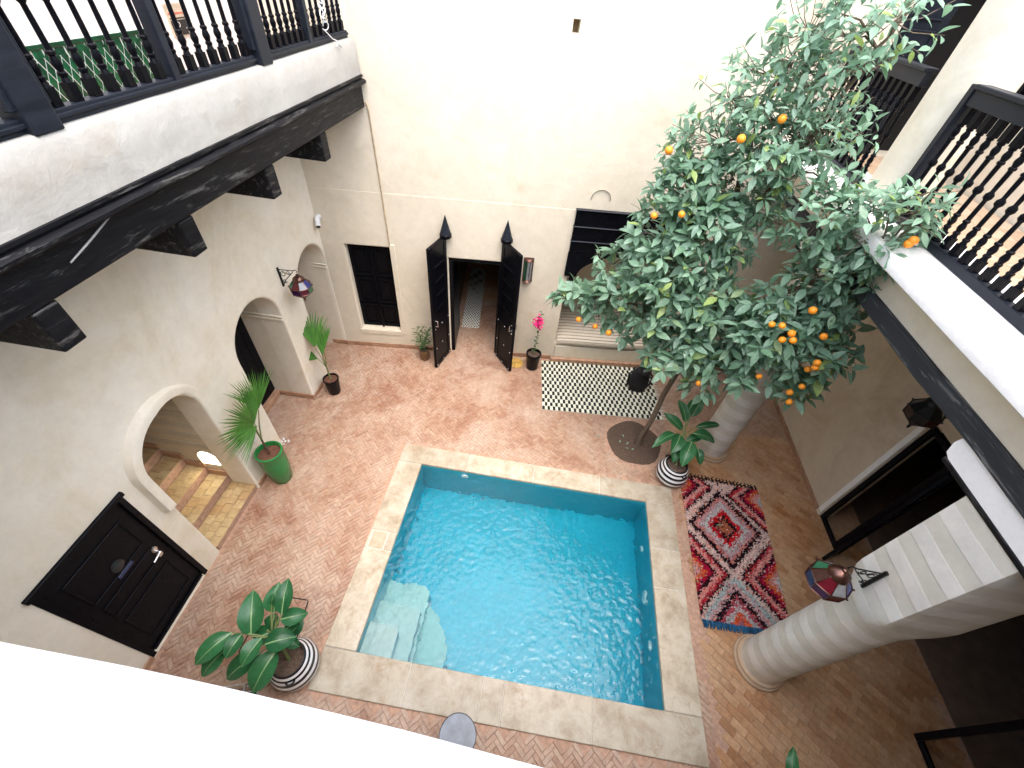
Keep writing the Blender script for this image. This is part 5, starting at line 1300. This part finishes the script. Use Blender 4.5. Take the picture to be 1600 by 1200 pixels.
# ------------------------------------------------------------------ orange tree
tree = empty('orange_tree', (2.2, 5.2, 0), 'orange tree with pale green crown and fruit growing from the round soil bed', 'tree')
TR = [Vector(p) for p in ((2.19, 5.19, -0.02), (2.20, 5.19, 0.25), (2.24, 5.21, 0.8), (2.22, 5.19, 1.4), (2.27, 5.20, 2.0), (2.24, 5.18, 2.6))]
m = MB().tube(TR, [0.075, 0.055, 0.047, 0.045, 0.042, 0.04], 12).tube([TR[2] + Vector((-0.03, 0, 0)), TR[2] + Vector((-0.07, 0.02, 0.03))], [0.02, 0.014], 8)
loc(m.build('trunk', BARK, tree, 70), tree)
LIMBS = [[(2.24, 5.18, 2.6), (2.28, 5.2, 3.4), (2.2, 5.25, 4.2), (2.35, 5.2, 5.0), (2.5, 5.15, 5.8), (2.6, 5.1, 6.3)],
         [(2.25, 5.19, 2.3), (2.6, 5.0, 2.6), (3.0, 4.75, 2.85), (3.2, 4.6, 2.9)],
         [(2.25, 5.19, 2.9), (2.7, 4.95, 3.5), (3.0, 4.65, 4.1), (3.25, 4.4, 4.45)],
         [(2.24, 5.18, 2.5), (1.8, 5.25, 2.8), (1.3, 5.35, 2.95), (0.8, 5.45, 2.9)],
         [(2.25, 5.2, 3.1), (1.85, 5.35, 3.7), (1.45, 5.5, 4.1), (1.2, 5.55, 4.5)],
         [(2.24, 5.2, 3.9), (2.0, 5.35, 4.6), (1.95, 5.4, 5.2), (1.95, 5.4, 5.6)]]
LN = []
for lp in LIMBS:
    lp = [Vector(p) for p in lp]; fine = []
    for a, b in zip(lp[:-1], lp[1:]):
        for k in range(4): fine.append(a.lerp(b, k / 4) + Vector((rnd.gauss(0, 0.015), rnd.gauss(0, 0.015), rnd.gauss(0, 0.015))))
    fine.append(lp[-1]); rr = [0.034 * (1 - 0.75 * k / (len(fine) - 1)) + 0.004 for k in range(len(fine))]
    loc(MB().tube(fine, rr, 8).build('branch', BARK, tree, 70), tree); LN += fine
CL_ = [(1395, 35, 5.0, .30), (1325, 65, 5.2, .32), (1262, 50, 5.4, .34), (1290, 130, 5.2, .42), (1205, 120, 5.5, .36), (1140, 155, 5.6, .36), (1345, 115, 5.0, .26), (1220, 200, 5.3, .46), (1125, 220, 5.5, .42),
       (1290, 195, 5.1, .32), (1345, 215, 4.7, .12), (1078, 240, 5.6, .30), (1150, 285, 5.3, .38), (1062, 300, 5.5, .34), (1250, 270, 5.1, .30), (1032, 355, 5.5, .34), (1100, 345, 5.3, .46), (1008, 405, 5.5, .34),
       (962, 412, 5.6, .25), (1060, 410, 5.2, .46), (968, 462, 5.4, .30), (912, 462, 5.6, .20), (1040, 470, 5.2, .46), (935, 495, 5.5, .15), (1010, 508, 5.3, .26), (1110, 475, 5.0, .36), (1080, 535, 5.0, .38), (1150, 520, 4.9, .42),
       (1045, 560, 4.9, .26), (1205, 478, 4.8, .32), (1275, 448, 4.7, .34), (1318, 425, 4.6, .30), (1220, 520, 4.6, .40), (1270, 550, 4.5, .34), (1290, 495, 4.6, .32), (1180, 570, 4.6, .34), (1240, 605, 4.5, .22), (1130, 580, 4.7, .28),
       (1290, 335, 4.6, .30), (1350, 375, 4.4, .32), (1390, 335, 4.25, .28), (1435, 345, 4.15, .18), (1350, 325, 4.5, .26), (1365, 420, 4.4, .24), (1190, 250, 5.0, .3), (1260, 610, 4.4, .16), (888, 470, 5.6, .15), (968, 520, 5.3, .12),
       (1090, 600, 4.7, .18), (1310, 20, 5.2, .26), (1240, 95, 5.3, .3), (1270, 225, 5.0, .28), (1455, 300, 4.15, .12), (1340, 385, 4.6, .22), (1300, 395, 4.7, .18), (1245, 215, 5.1, .34), (1190, 310, 5.1, .24), (1180, 200, 5.4, .3), (1090, 280, 5.4, .36), (1300, 290, 4.75, .16), (1178, 345, 5.0, .17), (1222, 352, 4.9, .14), (1140, 395, 5.1, .2), (1255, 385, 4.75, .13)]
FR = [(1158, 217, 4.9), (1045, 235, 5.2), (1065, 335, 4.9), (1022, 337, 5.1), (1427, 376, 3.98), (1420, 381, 3.98), (1270, 485, 4.25), (1206, 507, 4.25), (1222, 509, 4.22), (1237, 521, 4.22), (1222, 531, 4.2), (1239, 532, 4.15), (1287, 526, 4.2), (1277, 567, 4.1), (1274, 574, 4.1), (1262, 577, 4.2),
      (1186, 588, 4.3), (1253, 604, 4.15), (1234, 613, 4.2), (1233, 628, 4.2), (904, 499, 5.35), (930, 510, 5.3), (951, 520, 5.15), (1092, 599, 4.5), (1222, 186, 4.95)]
fr_pos = [at_y(*p) for p in FR]
lf, sc_l, tw = [], [], MB()
npr = np.random.default_rng(11)
for px, py, y, r in CL_:
    c = at_y(px, py, y); near = min(LN, key=lambda p: (p - c).length + max(0, p.z - c.z) * 0.8); mid = near.lerp(c, 0.55) + Vector((0, 0, 0.06))
    tw.tube([near, mid, c], [0.013, 0.009, 0.005], 5)
    top_ = c.z > 4.9
    ns = int((44 if top_ else 50) * (r / 0.4) ** 2) + 2
    for k in range(ns):
        d = Vector((rnd.gauss(0, 1), rnd.gauss(0, 1), rnd.gauss(0.2, 0.9))).normalized(); rad = r * rnd.uniform(0.12, 1.0) ** 0.45
        p = c + Vector((d.x * rad * 1.15, d.y * rad, d.z * rad * 0.85)); sdv = (d * 0.8 + Vector((0, 0, 0.25)) + Vector((rnd.gauss(0, .35), rnd.gauss(0, .35), rnd.gauss(0, .3)))).normalized()
        if k % 2 == 0: tw.tube([c.lerp(p, 0.15), c.lerp(p, 0.6) + Vector((0, 0, -0.02)), p + sdv * 0.10], [0.005, 0.004, 0.0025], 4, cap=False)
        base_l = 0.135 if c.z > 5.2 else (0.16 if c.z > 4.4 else (0.195 if c.z > 3.4 else 0.215))
        nl = rnd.choice((3, 4, 5)) if top_ else rnd.choice((5, 6, 7))
        ref = sdv.orthogonal().normalized(); q2 = sdv.cross(ref); ph = rnd.uniform(0, 6.3)
        for i in range(nl):
            a = ph + 2.4 * i; out = (ref * math.cos(a) + q2 * math.sin(a)); ld = (out + sdv * rnd.uniform(0.2, 1.1) + Vector((0, 0, rnd.uniform(-0.45, 0.0)))).normalized()
            pp = p + sdv * (0.09 * (i / nl)); L = base_l * rnd.uniform(0.6, 1.2)
            if any((pp + ld * L * 0.5 - f).length < 0.09 for f in fr_pos): continue
            nn = (Vector((0, 0, 1)) + sdv * 0.3 + Vector((rnd.gauss(0, .4), rnd.gauss(0, .4) - 0.1, 0))); nn = (nn - ld * nn.dot(ld))
            if nn.length < 0.1: nn = ld.orthogonal()
            lf.append((pp, ld, nn.normalized(), L))
ok = []
fpx = [proj(f) for f in fr_pos]
for l in lf:
    mid = l[0] + l[1] * (l[3] * 0.5); u, v, d = proj(mid)
    if any((u - a) ** 2 + (v - b) ** 2 < 13 ** 2 and d < dd + 0.05 for a, b, dd in fpx): continue
    ok.append((l, u, v, d))
lf = ok


def leafgeo(k):
    """a folded, drooping citrus blade of unit length along +x, normal +z"""
    r_ = random.Random(k); w_ = r_.uniform(0.165, 0.21); bend = r_.uniform(0.05, 0.28); fold = r_.uniform(0.15, 0.5); tw_ = r_.uniform(-0.3, 0.3); vs = []
    for t, ww in ((0, 0.02), (0.12, 0.08), (0.34, 0.9), (0.58, 1.0), (0.82, 0.55), (1.0, 0.02)):
        z = -bend * t * t; a = tw_ * t
        for s in (-1, 0, 1): y = s * w_ * ww; vs.append((t, y * math.cos(a), z + abs(y) * fold + y * math.sin(a)))
    return vs, [(k_ * 3 + j, (k_ + 1) * 3 + j, (k_ + 1) * 3 + j + 1, k_ * 3 + j + 1) for k_ in range(5) for j in range(2)]


VAR = [leafgeo(k) for k in range(10)]; VARM = []
for vs, fs in VAR:
    me = bpy.data.meshes.new('leaf'); me.from_pydata(vs, [], fs); me.materials.append(CITRUS); me.polygons.foreach_set('use_smooth', [True] * len(fs)); VARM.append(me)
order = sorted(range(len(lf)), key=lambda i: -(lf[i][0][3] / lf[i][3]) if (0 < lf[i][1] < 1600 and 0 < lf[i][2] < 1200) else 9)
# the 300 outermost, nearest blades are parts; the rest is joined
front = sorted(order[:1400], key=lambda i: lf[i][3])[:300]
fs_ = set(front)
for i in front:
    p, ld, nn, L = lf[i][0]; y = nn.cross(ld); o = link('leaf', VARM[i % 10], tree)
    o.matrix_basis = Matrix.Translation(-Vector(tree.location)) @ Matrix(((ld.x * L, y.x * L, nn.x * L, p.x), (ld.y * L, y.y * L, nn.y * L, p.y), (ld.z * L, y.z * L, nn.z * L, p.z), (0, 0, 0, 1)))
VA = [np.array(v[0]) for v in VAR]; allv, allf = [], []
for i in range(len(lf)):
    if i in fs_: continue
    p, ld, nn, L = lf[i][0]; y = nn.cross(ld); Mx = np.array([ld, y, nn]); v = VA[i % 10] @ Mx * L + np.array(p); b = len(allv) * 18; allv.append(v); allf.append(np.array(VAR[i % 10][1]) + b)
me = bpy.data.meshes.new('foliage'); me.from_pydata(np.concatenate(allv).tolist(), [], np.concatenate(allf).tolist()); me.materials.append(CITRUS); me.polygons.foreach_set('use_smooth', [True] * len(me.polygons))
o = loc(link('foliage', me, tree), tree); o['kind'] = 'stuff'
o = loc(tw.build('twigs', BARK, tree, 70), tree); o['kind'] = 'stuff'
om = MB().ball((0, 0, 0), 1.0, 20, 0, 0.94)
me = bpy.data.meshes.new('orange'); me.from_pydata(om.v, [], om.f); me.materials.append(FRUIT); me.polygons.foreach_set('use_smooth', [True] * len(om.f))
for p in fr_pos:
    o = link('orange', me, tree); s = rnd.uniform(0.036, 0.046); o.location = p - Vector(tree.location); o.scale = (s, s, s); o.rotation_euler = (rnd.uniform(0, 3), rnd.uniform(0, 3), 0)
# fallen leaves on the soil, pool rim and rug
for k, (px, py) in enumerate(((972, 678), (976, 700), (986, 703), (930, 682), (978, 695), (1128, 822), (968, 692))):
    p = at_z(px, py, 0.02 if k != 5 else 0.06); o = link('fallen_leaf', VARM[k], None); o.location = p; o.scale = (0.085,) * 3; o.rotation_euler = (rnd.gauss(0, .2), rnd.gauss(0, .2), rnd.uniform(0, 6))
    if k != 5: tag(o, ('yellow green leaf lying at the far left of the soil bed', 'leaf lying on the soil just left of the trunk foot', 'leaf lying on the soil touching the tree trunk foot', 'leaf lying on brick floor left of the soil bed', 'leaf lying between trunk foot and far edge of the soil bed', None, 'leaf lying near the left rim of the soil bed')[k], 'leaf', 'fallen leaves round the tree')
    else: tag(o, 'single green leaf lying on the shaggy rug', 'leaf')
print('leaves', len(lf))
